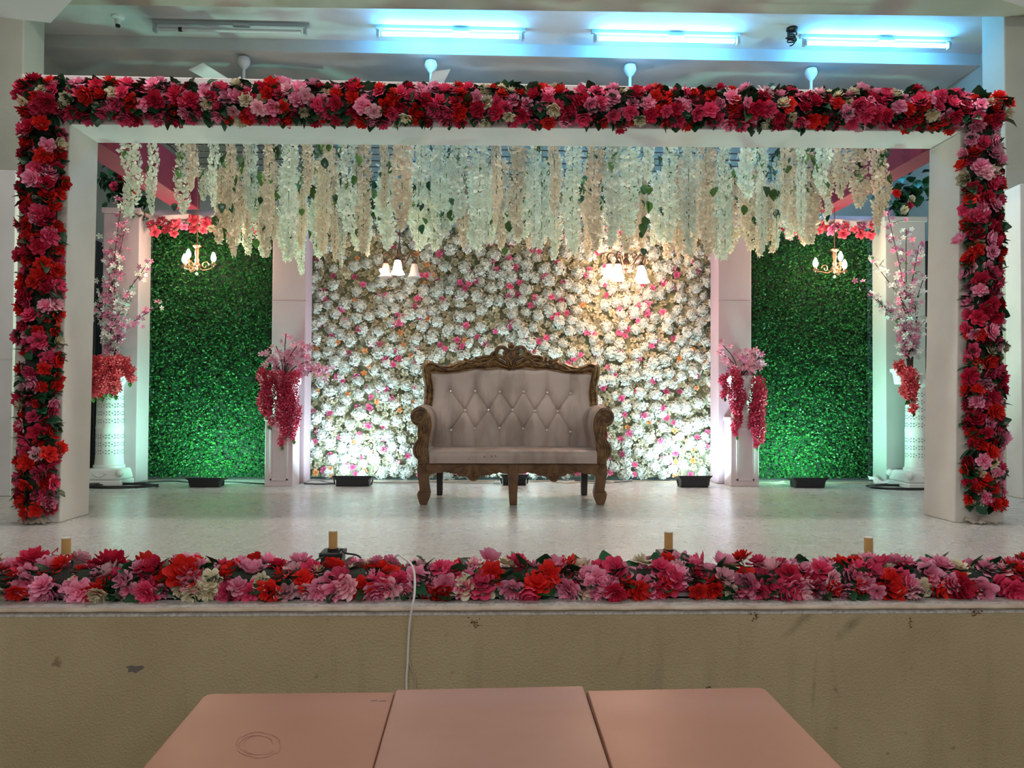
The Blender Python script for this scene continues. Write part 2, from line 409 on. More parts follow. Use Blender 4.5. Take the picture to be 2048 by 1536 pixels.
# a chipped hole in the plaster and rusty marks
hp = [(252,1334),(262,1331),(272,1333),(284,1331),(288,1336),(279,1341),(272,1346),(263,1343),(256,1345),(257,1338)]
MB().prism([P(x, y, Y=-.002) for x, y in hp], .004).build('plaster_chip', mat('chip_grey', (.17,.15,.14), .9, bump=.6, bscale=90), sw, smooth=False)
mk = MB()
for (cx, cy, sx, sy, n) in ((950,1248,14,10,26),(1512,1232,10,12,18),(1820,1245,3,14,12),(1948,1228,12,10,18),(1415,1375,8,3,8)):
    for k in range(n):
        x, y = rng.gauss(cx, sx*.5), rng.gauss(cy, sy*.5); r = rng.uniform(.8, 2.0)
        mk.prism([P(x+r*math.cos(t*PI/3), y+r*.8*math.sin(t*PI/3), Y=-.0015) for t in range(6)], .003)
tag(mk.build('rust_marks', mat('rust_brown', (.16,.075,.03), .9), sw, smooth=False), kind='stuff')
# ------------------------------------------------------------------ the stage frame (cloth-covered box truss)
YF = 1.83; DF = .33
M_CLOTH = mat('white_cloth', (.70,.69,.64), .75, c2=(.64,.62,.57), nscale=3.0, bump=.12, bscale=7)
M_CLOTHB = mat('white_cloth_beam', (.78,.74,.74), .75, c2=(.72,.66,.66), nscale=2.0, bump=.25, bscale=5)
frame = thing('stage_frame', 'big white cloth-covered rectangular frame standing across the stage', 'frame', P(1000, 1046, Y=YF))
def slab(name, px4, Y, d, m, parent, bevel=.006):
    q = [P(x, y, Y=Y) for x, y in px4]                    # bl, br, tr, tl on the front plane
    bl_, br_, tr_, tl_ = q; k = Vector((0, d, 0))
    return MB().hexa([bl_, br_, br_+k, bl_+k, tl_, tr_, tr_+k, tl_+k]).build(name, m, parent, smooth=False, bevel=bevel)
def zfix(px, Y): return 0.0
lp = [P(20, 1046, Y=YF), P(119, 1046, Y=YF), P(140, 248, Y=YF), P(42, 148, Y=YF)]
rp_ = [P(1909, 1045, Y=YF), P(2008, 1046, Y=YF), P(2003, 186, Y=YF), P(1921, 264, Y=YF)]
for q in (lp, rp_): q[0].z = 0; q[1].z = 0
K = Vector((0, DF, 0))
q = [lp[0], lp[1], lp[1]+K, lp[0]+K, P(42,248,Y=YF), lp[2], lp[2]+K, P(42,248,Y=YF)+K]
MB().hexa(q).build('frame_post', M_CLOTH, frame, smooth=False, bevel=.006)
q = [rp_[0], rp_[1], rp_[1]+K, rp_[0]+K, rp_[3], P(2003,264,Y=YF), P(2003,264,Y=YF)+K, rp_[3]+K]
MB().hexa(q).build('frame_post', M_CLOTH, frame, smooth=False, bevel=.006)
b4 = [P(42,248,Y=YF), P(2003,264,Y=YF), P(2003,186,Y=YF), P(42,148,Y=YF)]
MB().hexa([b4[0], b4[1], b4[1]+K, b4[0]+K, b4[3], b4[2], b4[2]+K, b4[3]+K]).build('frame_beam', M_CLOTHB, frame, smooth=False, bevel=.006)
# seams across the posts' cloth
for (x, y, w_) in ((122,672,50),(121,820,50),(1858,772,52),(1858,480,58)):
    pass
# torn cloth knotted at the foot of each post
M_RAG = mat('dirty_rag', (.40,.36,.30), .85, c2=(.52,.47,.40), nscale=14)
for (x, y) in ((70, 1043), (1957, 1040)):
    c = P(x, y, Y=YF-.03); c.z = 0
    def fr_g(u, v): return (c.x-.085+.17*u+.012*math.sin(9*v), c.y-.045+.05*v+.012*math.sin(11*u), .004+.034*v*abs(math.sin(5.3*u+1))+.010*math.sin(17*u+5*v)**2)
    MB().grid(fr_g, 20, 6).tube(sm([c+Vector((.02,.01,.03)), c+Vector((.055,-.03,.022)), c+Vector((.085,-.05,.005))], 4), [.012]*4+[.009]*4+[.004], 6).build('cloth_knot', M_RAG, frame)

# ------------------------------------------------------------------ rose garlands
def rnd_kind(weights):
    t = rng.random()*sum(v for _, v in weights)
    for k, v in weights:
        t -= v
        if t <= 0: return k
    return weights[-1][0]
def garland(g, path, half, bulge, out, side, rad, spacing, weights, nleaf, coremat, leafout=1.0, zmin=None, jit=.012, leafs=LEAF, flat=False):
    """flowers along a straight line path=(A,B); out = outward normal, side = across direction"""
    A, B = Vector(path[0]), Vector(path[1]); L = (B-A).length; t_ = (B-A)/L
    out, side = Vector(out).normalized(), Vector(side).normalized()
    W_ = half*PI*.92; pts = scatter(L, W_, spacing, 2000)
    cnt = {}
    for (s_, u_) in pts:
        u = 2*u_/W_-1.0
        th = u*PI/2*.92
        n = out*math.cos(th)+side*math.sin(th)
        c = A+t_*s_+side*(half*math.sin(th))+out*(bulge*math.cos(th)) + Vector((rng.gauss(0,jit), rng.gauss(0,jit), rng.gauss(0,jit)))
        if zmin is not None: c.z = max(c.z, zmin)
        k = rnd_kind(weights); me = rng.choice(FL[k]); r = rad*rng.uniform(.82, 1.2)
        if k == 'cream_rose': r *= .88
        if rng.random() < .03: r *= 1.3
        nn = n+Vector((rng.gauss(0,.28), rng.gauss(0,.18), rng.gauss(0,.28)))
        inst(k, me, g, c, facing(nn), r); cnt[k] = cnt.get(k, 0)+1
    for _ in range(nleaf):
        s_ = rng.uniform(0, L); u = rng.uniform(-1, 1); th = u*PI/2*.85
        n = out*math.cos(th)+side*math.sin(th)
        c = A+t_*s_+side*(half*math.sin(th))+out*(bulge*math.cos(th)*.9)
        if zmin is not None: c.z = max(c.z, zmin)
        dirv = (n*.3+side*rng.gauss(0,.7)+t_*rng.gauss(0,1.0)+out*.35).normalized()
        q = dirv.to_track_quat('Y', 'Z')
        from mathutils import Quaternion
        q = q @ Quaternion((0,1,0), rng.uniform(-1.2, 1.2))
        inst('leaf', rng.choice(leafs), g, c, q, rad*rng.uniform(1.15, 1.75)*leafout)
    return cnt
M_CORE = mat('garland_core', (.012,.035,.018), .7, c2=(.03,.02,.02), nscale=30)
def core_slab(g, A, B, half, d):
    A, B = Vector(A), Vector(B); ax = (B-A).normalized(); sd = ax.cross(Vector((0,1,0))).normalized()*half; k = Vector((0,-d,0)); o = Vector((0,.008,0))
    MB().hexa([A-sd+o, A+sd+o, B+sd+o, B-sd+o, A-sd*.8+k, A+sd*.8+k, B+sd*.8+k, B-sd*.8+k]).build('foam_core', M_CORE, g, smooth=False)
def core_leaves(g, A, B, half, bulge, out, side, n):
    """dark foliage packed under the flowers, joined"""
    A, B = Vector(A), Vector(B); out, side = Vector(out).normalized(), Vector(side).normalized(); mb = MB(); L = LEAF[0]
    vv = [v.co.copy() for v in L.vertices]; ff = [tuple(p.vertices) for p in L.polygons]
    for _ in range(n):
        th = rng.uniform(-1.45, 1.45); c = A+(B-A)*rng.random()+side*(half*.92*math.sin(th))+out*(bulge*.55*math.cos(th))
        nrm = out*math.cos(th)+side*math.sin(th)
        q = (nrm+Vector((rng.gauss(0,1), rng.gauss(0,.6), rng.gauss(0,1)))).normalized().to_track_quat('Y', 'Z'); s_ = rng.uniform(.05, .085)
        mb.add([c+q @ (v*s_) for v in vv], ff)
    tag(mb.build('dark_foliage', M_LEAF, g, fix=False), kind='stuff')
W_BEAM = [('red_rose',.20),('crimson_rose',.24),('hot_pink_rose',.24),('pink_rose',.18),('pale_pink_rose',.04),('cream_rose',.11)]
W_POST = [('red_rose',.36),('crimson_rose',.20),('hot_pink_rose',.20),('pink_rose',.16),('pale_pink_rose',.04),('cream_rose',.035)]
W_POSTR = [('red_rose',.28),('crimson_rose',.22),('hot_pink_rose',.20),('pink_rose',.20),('pale_pink_rose',.03),('cream_rose',.08)]
W_EDGE = [('red_rose',.22),('crimson_rose',.06),('hot_pink_rose',.20),('pink_rose',.38),('pale_pink_rose',.07),('cream_rose',.12)]
# beam garland
A, B = P(52, 202, Y=YF-.012), P(2000, 225, Y=YF-.012)
g = thing('rose_garland', 'thick red and pink rose garland along the top beam of the white frame', 'garland', (A+B)/2)
up_ = Vector((0,0,1)); fr = Vector((0,-1,0))
c = garland(g, (A, B), .093, .075, fr, up_, .048, .052, W_BEAM, 130, M_CORE)
core_leaves(g, A, B, .09, .08, fr, up_, 900); core_slab(g, A, B, .078, .05)
# post garlands
A, B = P(78, 1022, Y=YF-.012), P(88, 262, Y=YF-.012)
g = thing('rose_garland', 'upright red rose garland on the left post of the white frame', 'garland', A)
garland(g, (A, B), .098, .065, fr, Vector((1,0,0)), .05, .057, W_POST, 44, M_CORE)
core_leaves(g, A, B, .09, .07, fr, Vector((1,0,0)), 420); core_slab(g, A, B, .078, .045)
A, B = P(1966, 1012, Y=YF-.012), P(1960, 280, Y=YF-.012)
g = thing('rose_garland', 'upright rose garland with cream blooms on the right post of the white frame', 'garland', A)
garland(g, (A, B), .095, .065, fr, Vector((1,0,0)), .05, .057, W_POSTR, 40, M_CORE)
core_leaves(g, A, B, .09, .07, fr, Vector((1,0,0)), 420); core_slab(g, A, B, .078, .045)
# stage edge garland on its rail
yE = .17
g = thing('rose_garland', 'low pink and red rose garland lying along the front edge of the stage', 'garland', (.1, yE, 0))
A, B = Vector((-2.75, yE, .042)), Vector((2.95, yE, .042))
o1 = Vector((0,-.62,.78))
garland(g, (A, B), .068, .042, o1, Vector((0,.78,.62)), .048, .043, W_EDGE, 120, M_CORE, zmin=.03, leafout=.9)
core_leaves(g, A, B, .055, .045, o1, Vector((0,.78,.62)), 520)
M_RAIL = mat('grey_rail', (.30,.29,.30), .4, metal=.3)
MB().box((-2.8,yE-.055,0), (3.0,yE-.045,.02)).box((-2.8,yE+.045,0), (3.0,yE+.055,.02)).box((-2.8,yE-.055,0), (3.0,yE+.055,.006)).build('rail', M_RAIL, g, smooth=False)
MB().tube([(-2.8,yE,.058),(3.0,yE,.058)], .045, 10).build('foam_core', M_CORE, g)

# ------------------------------------------------------------------ backdrop pillars, headers, hedges, flower wall
YP = 3.9; YW = 4.24
M_PINKCLOTH = mat('pale_pink_cloth', (.48,.36,.41), .7, c2=(.43,.33,.37), nscale=1.8, bump=.1, bscale=5)
M_PALECLOTH = mat('pale_grey_cloth', (.50,.51,.51), .7, c2=(.45,.46,.46), nscale=1.8, bump=.15, bscale=5)
def pillar(x0, x1, ytop, label, m):
    xa, xb = P(x0, 700, Y=YP).x, P(x1, 700, Y=YP).x; zt = P((x0+x1)/2, ytop, Y=YP).z
    t = thing('backdrop_pillar', label, 'pillar', ((xa+xb)/2, YP, 0))
    MB().box((xa,YP,0), (xb,YP+.232,zt)).build('pillar_box', m, t, smooth=False, bevel=.008)
    MB().box((xa-.012,YP-.012,zt-.035), (xb+.012,YP+.232,zt+.012)).build('cap', m, t, smooth=False, bevel=.006)
    if ytop > 410: 
        pass
    # horizontal cloth seam
    zz = P(x0, 602 if x0 > 400 else 760, Y=YP).z
    MB().box((xa-.0015,YP-.0015,zz-.002), (xb+.0015,YP+.05,zz+.002)).build('seam', m, t, smooth=False)
    return xa, xb, zt
p1 = pillar(203, 276, 418, 'pale pink pillar behind the left lattice column, left of the green hedge', M_PINKCLOTH)
p2 = pillar(543, 611, 432, 'pale pink pillar between the left hedge and the flower wall', M_PINKCLOTH)
p3 = pillar(1436, 1503, 436, 'pale pink pillar between the flower wall and the right hedge', M_PINKCLOTH)
p4 = pillar(1771, 1852, 436, 'pale grey cloth pillar behind the right lattice column, right of the hedge', M_PALECLOTH)
# headers: pale pink draped cloth between pillars over each hedge, white board over the flower wall
def header(xa, xb, z0, z1, label, m, sag):
    t = thing('header_drape', label, 'drape', ((xa+xb)/2, YP+.12, z0))
    def f(u, v):
        x = xa+(xb-xa)*u; a = v*2*PI; s_ = sag*abs(math.sin(3*PI*u))
        zc_ = (z0+z1)/2-s_*.5; h = (z1-z0)/2+s_*.5
        return (x, YP+.14-.09*math.cos(a)*(1+.06*math.sin(37*u)), zc_+h*math.sin(a)*.98)
    MB().grid(f, 60, 14).build('draped_cloth', m, t, fix=True)
header(p1[1]+.02, p2[0]-.02, P(400,437,Y=YP).z, P(400,413,Y=YP).z, 'pale pink cloth swag over the top of the left hedge', M_PINKCLOTH, .03)
header(p3[1]+.02, p4[0]-.02, P(1640,446,Y=YP).z, P(1640,424,Y=YP).z, 'pale pink cloth swag over the top of the right hedge', M_PINKCLOTH, .03)
# hedges
def hedge(xa, xb, zt, label, seed, bulge=0.0):
    R = np.random.default_rng(seed); t = thing('artificial_hedge', label, 'hedge', ((xa+xb)/2, YW, 0))
    MB().box((xa+.03,YW,.02), (xb-.03,YW+.05,zt)).build('backing_panel', mat('hedge_backing', (.008,.022,.012), .8), t, smooth=False)
    n = 19000
    x = R.uniform(xa, xb, n); z = R.uniform(.03, zt, n)
    edge = np.minimum(1, np.minimum(x-xa, xb-x)/.05)
    lump = .5+.5*np.sin(x*17+3*np.sin(z*9+seed))*np.sin(z*15+2*np.sin(x*11))
    y = YW-.012-(R.uniform(0, 1, n)**.6)*(.055+.035*lump)*np.clip(edge, .3, 1)
    if bulge: x = x+np.where(x > xb-.12, bulge*np.exp(-((z-.5)/.45)**2)*(x-(xb-.12))/.12, 0)
    az = R.uniform(0, 2*PI, n); s_ = R.uniform(.018, .032, n)
    # leaf axis d (mostly outward / down / sideways), width axis w
    d = np.stack([np.cos(az)*.8, -R.uniform(.25, 1.0, n), np.sin(az)*.7-.15], 1); d /= np.linalg.norm(d, axis=1)[:, None]
    rnd = R.normal(0, 1, (n, 3)); wv = np.cross(d, rnd); wv /= np.linalg.norm(wv, axis=1)[:, None]; nn = np.cross(d, wv)
    c = np.stack([x, y, z], 1); S = s_[:, None]
    p0 = c; pL = c+d*S*.55+wv*S*.34+nn*S*.10; pT = c+d*S+nn*-S*.12; pR = c+d*S*.55-wv*S*.34+nn*S*.10
    V = np.stack([p0, pL, pT, pR], 1).reshape(-1, 3); V -= np.array(WL[t])
    i = np.arange(n)*4; Fc = np.concatenate([np.stack([i, i+2, i+1], 1), np.stack([i, i+3, i+2], 1)])
    me = bpy.data.meshes.new('hedge_leaves'); me.from_pydata(V.tolist(), [], Fc.tolist())
    tip = np.repeat(R.uniform(0, 1, n)**2.2, 4); at = me.attributes.new('tip', 'FLOAT', 'POINT'); at.data.foreach_set('value', tip.astype(np.float32))
    me.materials.append(mat('hedge_leaf', (.005,.078,.021), .42, tip=(.045,.21,.038), spec=.4, transl=.15)); me.update()
    o = bpy.data.objects.new('hedge_leaves', me); col.objects.link(o); o.parent = t; WL[o] = WL[t].copy(); o['kind'] = 'stuff'
    return t
hz = P(400, 445, Y=YW).z
hedge(P(290,700,Y=YW-.06).x, P(542,700,Y=YW).x+.05, hz, 'tall green hedge panel left of the flower wall', 5)
hedge(P(1500,700,Y=YW).x-.02, P(1748,700,Y=YW-.06).x, hz, 'tall green hedge panel right of the flower wall, bulging at its lower edge', 9, .03)
# flower wall
xa, xb = P(617, 700, Y=YW-.05).x, P(1436, 700, Y=YW-.05).x; zt = P(1000, 456, Y=YW).z
fwall = thing('flower_wall', 'wide flower wall of white hydrangeas, pink and orange roses behind the sofa', 'flower wall', ((xa+xb)/2, YW, 0))
MB().box((xa+.02,YW,.02), (xb-.02,YW+.05,zt)).build('backing_panel', mat('wall_backing', (.36,.36,.24), .9, c2=(.20,.24,.13), nscale=25), fwall, smooth=False)
pts = scatter(xb-xa, zt-.06, .092, 900)
pts.sort(key=lambda q: q[1])
nh = 0; extra_h = []
for (x, z) in pts:
    if rng.random() < .14: continue
    c = Vector((xa+x, YW-.04-rng.uniform(0,.03), .05+z)); r = rng.uniform(.046, .068)
    q = facing((rng.gauss(0,.3), -1, rng.gauss(.1,.3)))
    if nh < 300: inst('white_hydrangea', rng.choice(HYD), fwall, c, q, r); nh += 1
    else: extra_h.append((rng.choice(HYD), c, q, r))
def joined(name, items, m, parent):
    mb = MB(); tips = []
    for (me, c, q, r) in items:
        mb.add([c+q @ (v.co*r) for v in me.vertices], [tuple(p.vertices) for p in me.polygons])
        tips += [d.value for d in me.attributes['tip'].data]
    mb.tip = tips
    return tag(mb.build(name, m, parent, fix=False), kind='stuff')
if extra_h: joined('upper_hydrangeas', extra_h, M_HYD, fwall)
beige = []; nb = 0; npk = 0; nor = 0
pk = scatter(xb-xa, zt-.04, .055, 4000)
for (x, z) in pk:
    c = Vector((xa+x, YW-.032-rng.uniform(0,.02), .04+z)); t = rng.random(); r = rng.uniform(.026, .036)
    q = facing((rng.gauss(0,.35), -1, rng.gauss(.05,.35))); px = 626+x/(xb-xa)*800
    lowfac = 1.0
    if t < .18 and npk < 300:
        c.y -= .022; big_ = 1.3 if rng.random() < .06 else 1
        inst('pink_rose', rng.choice(FS['pink_rose']), fwall, c, q, r*1.08*big_); npk += 1
    elif t < (.27 if (px < 860 or px > 1330) else .19):
        c.y -= .018; inst('orange_rose', rng.choice(FS['orange_rose']), fwall, c, q, r); nor += 1
    elif nb < 280 and t > .7: inst('beige_rose', rng.choice(FS['beige_rose']), fwall, c, q, r*1.2); nb += 1
    else: beige.append((rng.choice(FS['beige_rose']), c, q, r*1.2))
joined('packed_beige_roses', beige, FS['beige_rose'][0].materials[0], fwall)
hb = thing('header_board', 'white board along the top of the flower wall behind the hanging flowers', 'board', ((xa+xb)/2, YP+.2, zt))
MB().box((p2[1]+.01,YP+.12,P(1000,436,Y=YP+.2).z), (p3[0]-.01,YP+.24,P(1000,425,Y=YP+.2).z)).build('board', M_WHITE, hb, smooth=False, bevel=.004)
MB().box((p2[1]+.02,YP+.125,P(1000,441,Y=YP+.2).z), (p3[0]-.02,YP+.23,P(1000,436,Y=YP+.2).z)).build('dark_strip', mat('near_black', (.03,.025,.02), .7), hb, smooth=False)  # near-black strip along the bottom of the white board

# ------------------------------------------------------------------ carved settee
M_WOOD = mat('carved_gilt_wood', (.085,.04,.016), .45, c2=(.26,.145,.05), nscale=22, bump=.55, bscale=48, spec=.5)
M_WOODP = mat('settee_rail_wood', (.12,.055,.021), .45, c2=(.21,.105,.038), nscale=16, bump=.2, bscale=40)
M_BLACKLEG = mat('dark_leg', (.018,.014,.013), .4)
M_LEATHER = mat('pink_beige_leather', (.51,.405,.36), .42, c2=(.35,.27,.23), nscale=1.0, bump=.06, bscale=120, rough2=.5, ramp=(.44,.6))
nt = M_LEATHER.node_tree; mp = nt.nodes.new('ShaderNodeMapping'); mp.inputs['Scale'].default_value = (7, 7, 1.8)
tcn = [n for n in nt.nodes if n.type == 'TEX_COORD'][0]; nzn = [n for n in nt.nodes if n.type == 'TEX_NOISE' and abs(n.inputs['Scale'].default_value-1) < .01][0]
nt.links.new(tcn.outputs['Object'], mp.inputs['Vector']); nt.links.new(mp.outputs[0], nzn.inputs['Vector'])
M_BUTTON = mat('crystal_button', (.86,.84,.82), .15, metal=.6)
YSF = (P(835,1010,z=0).y+P(1205,1010,z=0).y)/2
YSR = P(880,989,z=0).y
def S(u, v, Y): return P(800+u*.227848, 670+v*.227848, Y=Y)
XC = S(990, 900, YSF).x
settee = thing('settee', 'carved brown wood settee with tufted pinkish beige leather in front of flower wall', 'settee', (XC, (YSF+YSR)/2, 0))
def Yb(v): return YSR-.10+(975-v)/975*.17                  # the back leans
# -- upholstered back
XB = S(975, 600, Yb(600)).x
btn = [(445,497),(660,495),(877,500),(1084,500),(1293,508),(1497,514),
       (570,663),(777,663),(987,660),(1184,668),(1385,672),
       (447,836),(658,822),(872,818),(1080,824),(1288,838),(1497,852)]
R1, R2, R3 = btn[:6], btn[6:11], btn[11:]
seg = []
for i in range(5): seg += [(R1[i], R2[i]), (R1[i+1], R2[i]), (R3[i], R2[i]), (R3[i+1], R2[i])]
for (x, y) in R1: seg.append(((x, y), (x, 300)))
for (x, y) in R3: seg.append(((x, y), (x, 975)))
sa = np.array([s_[0] for s_ in seg], float); sb = np.array([s_[1] for s_ in seg], float); bt = np.array(btn, float)
inner = [(262,985),(285,700),(290,600),(300,520),(295,430),(280,372),(276,346),(300,338),(400,341),(520,330),(600,315),(680,301),(740,308),(800,311),(860,302),(920,301),(970,316)]
innr = [(1938-u, v) for u, v in inner]
innr = [(u+ (18 if v > 560 else 8), v) for u, v in innr]
def xl_at(v): 
    vs = [q[1] for q in inner[:7]][::-1]; us = [q[0] for q in inner[:7]][::-1]; return float(np.interp(v, vs, us))
def top_at(u):
    us = [q[0] for q in inner[6:]]; vs = [q[1] for q in inner[6:]]
    uu = u if u <= 970 else 1940-u
    return float(np.interp(uu, us, vs))
def puff(u, v):
    p = np.array([u, v]); d = sb-sa; t = np.clip(((p-sa)*d).sum(1)/(d*d).sum(1), 0, 1)
    dist = np.sqrt(((p-(sa+d*t[:,None]))**2).sum(1)).min(); db = np.sqrt(((p-bt)**2).sum(1)).min()
    e = min(u-xl_at(v), (1950-xl_at(v))-u, v-top_at(u)); e = max(e, 0)
    return .015*(1-math.exp(-dist/30.))*(1-math.exp(-e/35.)) + .022*(1-math.exp(-db/26.)) + .006*(1-math.exp(-dist/5.))*(1-math.exp(-e/20.))
def fback(a, b):
    v0 = 985-b*(985-top_at(970)); ul = xl_at(v0)-8; ur = 1948-xl_at(v0)+8
    u = ul+(ur-ul)*a; tv = top_at(u)-6; v = 985-b*(985-tv)
    Y = Yb(v)-puff(u, v)-.012
    q = S(u, v, Y); return tuple(q)
MB().grid(fback, 280, 150).build('tufted_back', M_LEATHER, settee, fix=False, angle=3.2)
for (u, v) in btn:
    MB().ball(tuple(S(u, v, Yb(v)-.026)), .0115, 6, 1.0).build('button', M_BUTTON, settee)
# back panel behind the upholstery
bp_ = [S(u, v, Yb(v)+.012) for u, v in [(215,985),(215,430),(200,330),(230,250),(400,290),(700,250),(970,270)]]
bp_ += [Vector((2*XB-q.x, q.y, q.z)) for q in bp_[::-1][1:]]
MB().prism([tuple(q) for q in bp_], .03).build('back_panel', M_BLACKLEG, settee, smooth=False)
# -- carved back frame: ridged strip between the outer carved outline and the upholstery
outer = [(206,625),(212,520),(214,430),(202,392),(192,340),(189,285),(198,247),(222,226),(255,221),(285,230),(312,246),(345,258),(385,266),(430,260),(470,246),(505,228),(540,222),(557,224),(563,211),(578,205),(592,214),(620,228),(645,224),(652,204),(668,196),(684,204),(690,214),(706,196),(738,188),(775,187),(800,176),(808,160),(826,152),(845,158),(856,182),(872,205),(905,235),(940,254),(970,262)]
def resamp(pl, n):
    p = np.array(pl, float); d = np.r_[0, np.cumsum(np.sqrt((np.diff(p, axis=0)**2).sum(1)))]; t = np.linspace(0, d[-1], n)
    return np.c_[np.interp(t, d, p[:,0]), np.interp(t, d, p[:,1])]
inn = inner[1:]; inn = [(272,625)]+inn[1:]
NO = 150
oo, ii = resamp(outer, NO), resamp(inn, NO)
# pair each outline point with the upholstery edge by matching arc positions of the corner (index of the corner in both)
oc = int(np.argmin((oo[:,0]-230)**2+(oo[:,1]-240)**2)); ic = int(np.argmin((ii[:,0]-285)**2+(ii[:,1]-342)**2))
ii = np.r_[resamp(ii[:ic+1], oc+1), resamp(ii[ic:], NO-oc)[1:]]
prof = [(0,.030),(.06,-.012),(.22,-.030),(.36,-.020),(.5,-.038),(.68,-.034),(.80,-.018),(.88,-.030),(.95,-.030),(1.0,.0)]
for side in (0, 1):
    mb = MB(); vs = []
    for k in range(NO):
        for (t, dpt) in prof:
            u, v = oo[k]*(1-t)+ii[k]*t
            # leaf-like carving: alternate ridges along the length
            cv = .007*math.sin(k*.75+t*5)*math.sin(PI*t) if .1 < t < .8 else 0
            q = S(u, v, Yb(v)+dpt+cv-.012)
            vs.append((q.x, q.y, q.z) if side == 0 else (2*XB-q.x+.004, q.y, q.z))
    n = len(prof)
    mb.add(vs, [(k*n+i, k*n+i+1, (k+1)*n+i+1, (k+1)*n+i) for k in range(NO-1) for i in range(n-1)])
    o = mb.build('back_frame', M_WOOD, settee, angle=.9)
    # raised acanthus ribs along the top rail
    rb = MB()
    for k0, k1, ta, tb in ((60,86,.2,.75),(70,96,.7,.25),(92,118,.2,.7),(104,134,.75,.3),(18,40,.25,.6),(36,56,.6,.2),(118,146,.5,.55)):
        path = []
        for s_ in range(9):
            k = int(k0+(k1-k0)*s_/8); t = ta+(tb-ta)*math.sin(PI/2*s_/8); u, v = oo[k]*(1-t)+ii[k]*t; q = S(u, v, Yb(v)-.052)
            path.append(q if side == 0 else Vector((2*XB-q.x, q.y, q.z)))
        rb.tube(sm(path, 2), [.003+.0045*math.sin(PI*i/(len(sm(path,2))-1)) for i in range(len(sm(path,2)))], 6)
    rb.build('acanthus_carving', M_WOOD, o)
# -- pierced crown
Yc = Yb(150)-.035
def C(u, v, dy=0): return S(u, v, Yc+dy)
crown = MB()
card = [(938,128),(955,118),(975,114),(995,118),(1012,128),(1016,165),(1008,200),(994,228),(985,250),(975,268),(965,250),(956,228),(942,200),(934,165)]
crown.prism([tuple(C(u, v, -.02)) for u, v in card], .045)
crown.ball(tuple(C(975,93)), .0265, 10)
crown.tube([C(945,124,-.025), C(975,132,-.034), C(1005,124,-.025)], .008, 8)
for sgn in (-1, 1):
    def D(u, v): return C(975+sgn*(975-u), v)
    crown.tube(sm([D(858,200),D(846,170),D(850,132),D(872,112),D(900,108),D(925,120),D(932,140),D(920,155),D(905,146)], 5), .0165, 8)
    crown.tube(sm([D(862,182),D(885,190),D(915,205),D(940,225),D(952,252),D(958,280)], 5), .0135, 8)
    crown.tube(sm([D(935,150),D(915,175),D(935,195),D(950,215)], 5), .0115, 8)
    crown.tube(sm([D(880,225),D(905,240),D(925,262),D(945,285),D(975,292)], 5), .0145, 8)
    crown.tube(sm([D(795,185),D(812,160),D(835,154),D(848,170),D(838,186)], 5), .012, 8)
    crown.tube(sm([D(690,212),D(715,192),D(760,186),D(800,188),D(840,205),D(880,235)], 5), .0095, 8)
    crown.tube(sm([D(575,216),D(610,226),D(650,226),D(690,250)], 5), .009, 8)
    crown.ball(tuple(D(570,212)), .011, 6); crown.ball(tuple(D(668,202)), .012, 6)
crown.tube([C(956,160,-.034), C(962,190,-.04), C(975,205,-.042), C(988,190,-.04), C(994,160,-.034)], .006, 6)
crown.tube([C(975,225,-.03), C(975,262,-.03)], .008, 6)
crown.build('pierced_crown', M_WOOD, settee, angle=.9)
# -- seat cushion
XsL, XsR = S(262,1060,YSF).x, S(1722,1060,YSF).x
zt_, zb_ = S(990,1008,YSF).z, S(990,1122,YSF).z
def fseat(a, b):
    x = XsL+(XsR-XsL)*a
    d = YSR-.05-YSF+.03; h = zt_-zb_
    t = b*2
    if t < 1: z = zb_+h*(math.sin(t*PI/2)**.8)*1.0; y = YSF-.035+.035*(1-math.cos(t*PI/2))-.012*math.sin(PI*t)
    else: y = YSF+d*(t-1); z = zt_+.004*math.sin(PI*(t-1))
    z += -.004*(2*a-1)**4
    return (x, y, z)
smb = MB().grid(fseat, 40, 28)
smb.build('seat_cushion', M_LEATHER, settee, fix=False, angle=3.2)
MB().tube([(XsL,YSF-.036,zb_+.004),(XsR,YSF-.036,zb_+.004)], .006, 8).build('piping', M_LEATHER, settee)
# worn spots on the cushion's front
ws = MB()
for (u, v) in ((604,1086),(738,1068),(745,1073),(803,1062),(808,1066),(835,1060),(840,1065),(1530,1080)):
    q = S(u, v, YSF-.046); ws.ball(tuple(q), .0028, 4)
tag(ws.build('worn_spots', M_BLACKLEG, settee), kind='stuff')
# -- arms (left built, right mirrored about the settee's middle)
def A3(x, y, Y=None): return P(800+x/6.68, 790+y/6.68, Y=YSF if Y is None else Y)
armout = [(262,160),(215,172),(172,203),(145,245),(137,290),(148,340),(178,385),(215,408),(243,420),(250,450),(247,485),(233,520),(226,545),(238,575),(232,598),(205,625),(182,662),(168,705),(165,745),(176,795),(205,838),(232,862),(240,880),(232,905),(233,935)]
armin = [(262,160),(320,180),(365,225),(396,290),(412,380),(408,470),(392,555),(380,640),(378,720),(384,800),(402,880),(418,915)]
def mirr(q): return Vector((2*XC-q.x, q.y, q.z))
legs = [(233,935),(228,1000),(232,1075),(243,1140),(252,1200),(260,1262),(255,1284),(236,1298),(226,1330),(236,1385),(255,1440),(266,1472),(352,1472),(372,1430),(396,1370),(406,1310),(400,1255),(388,1190),(383,1120),(386,1078),(410,1055),(418,1000),(418,915)]
def tube_s(mb, pts, r, n=8): 
    k = len(pts); mb.tube(pts, [r*(.45+.55*math.sin(PI*min(1,max(0,(i+.5)/k)))) for i in range(k)], n)
def carve(mb, fn, side, D=-.012):
    pass
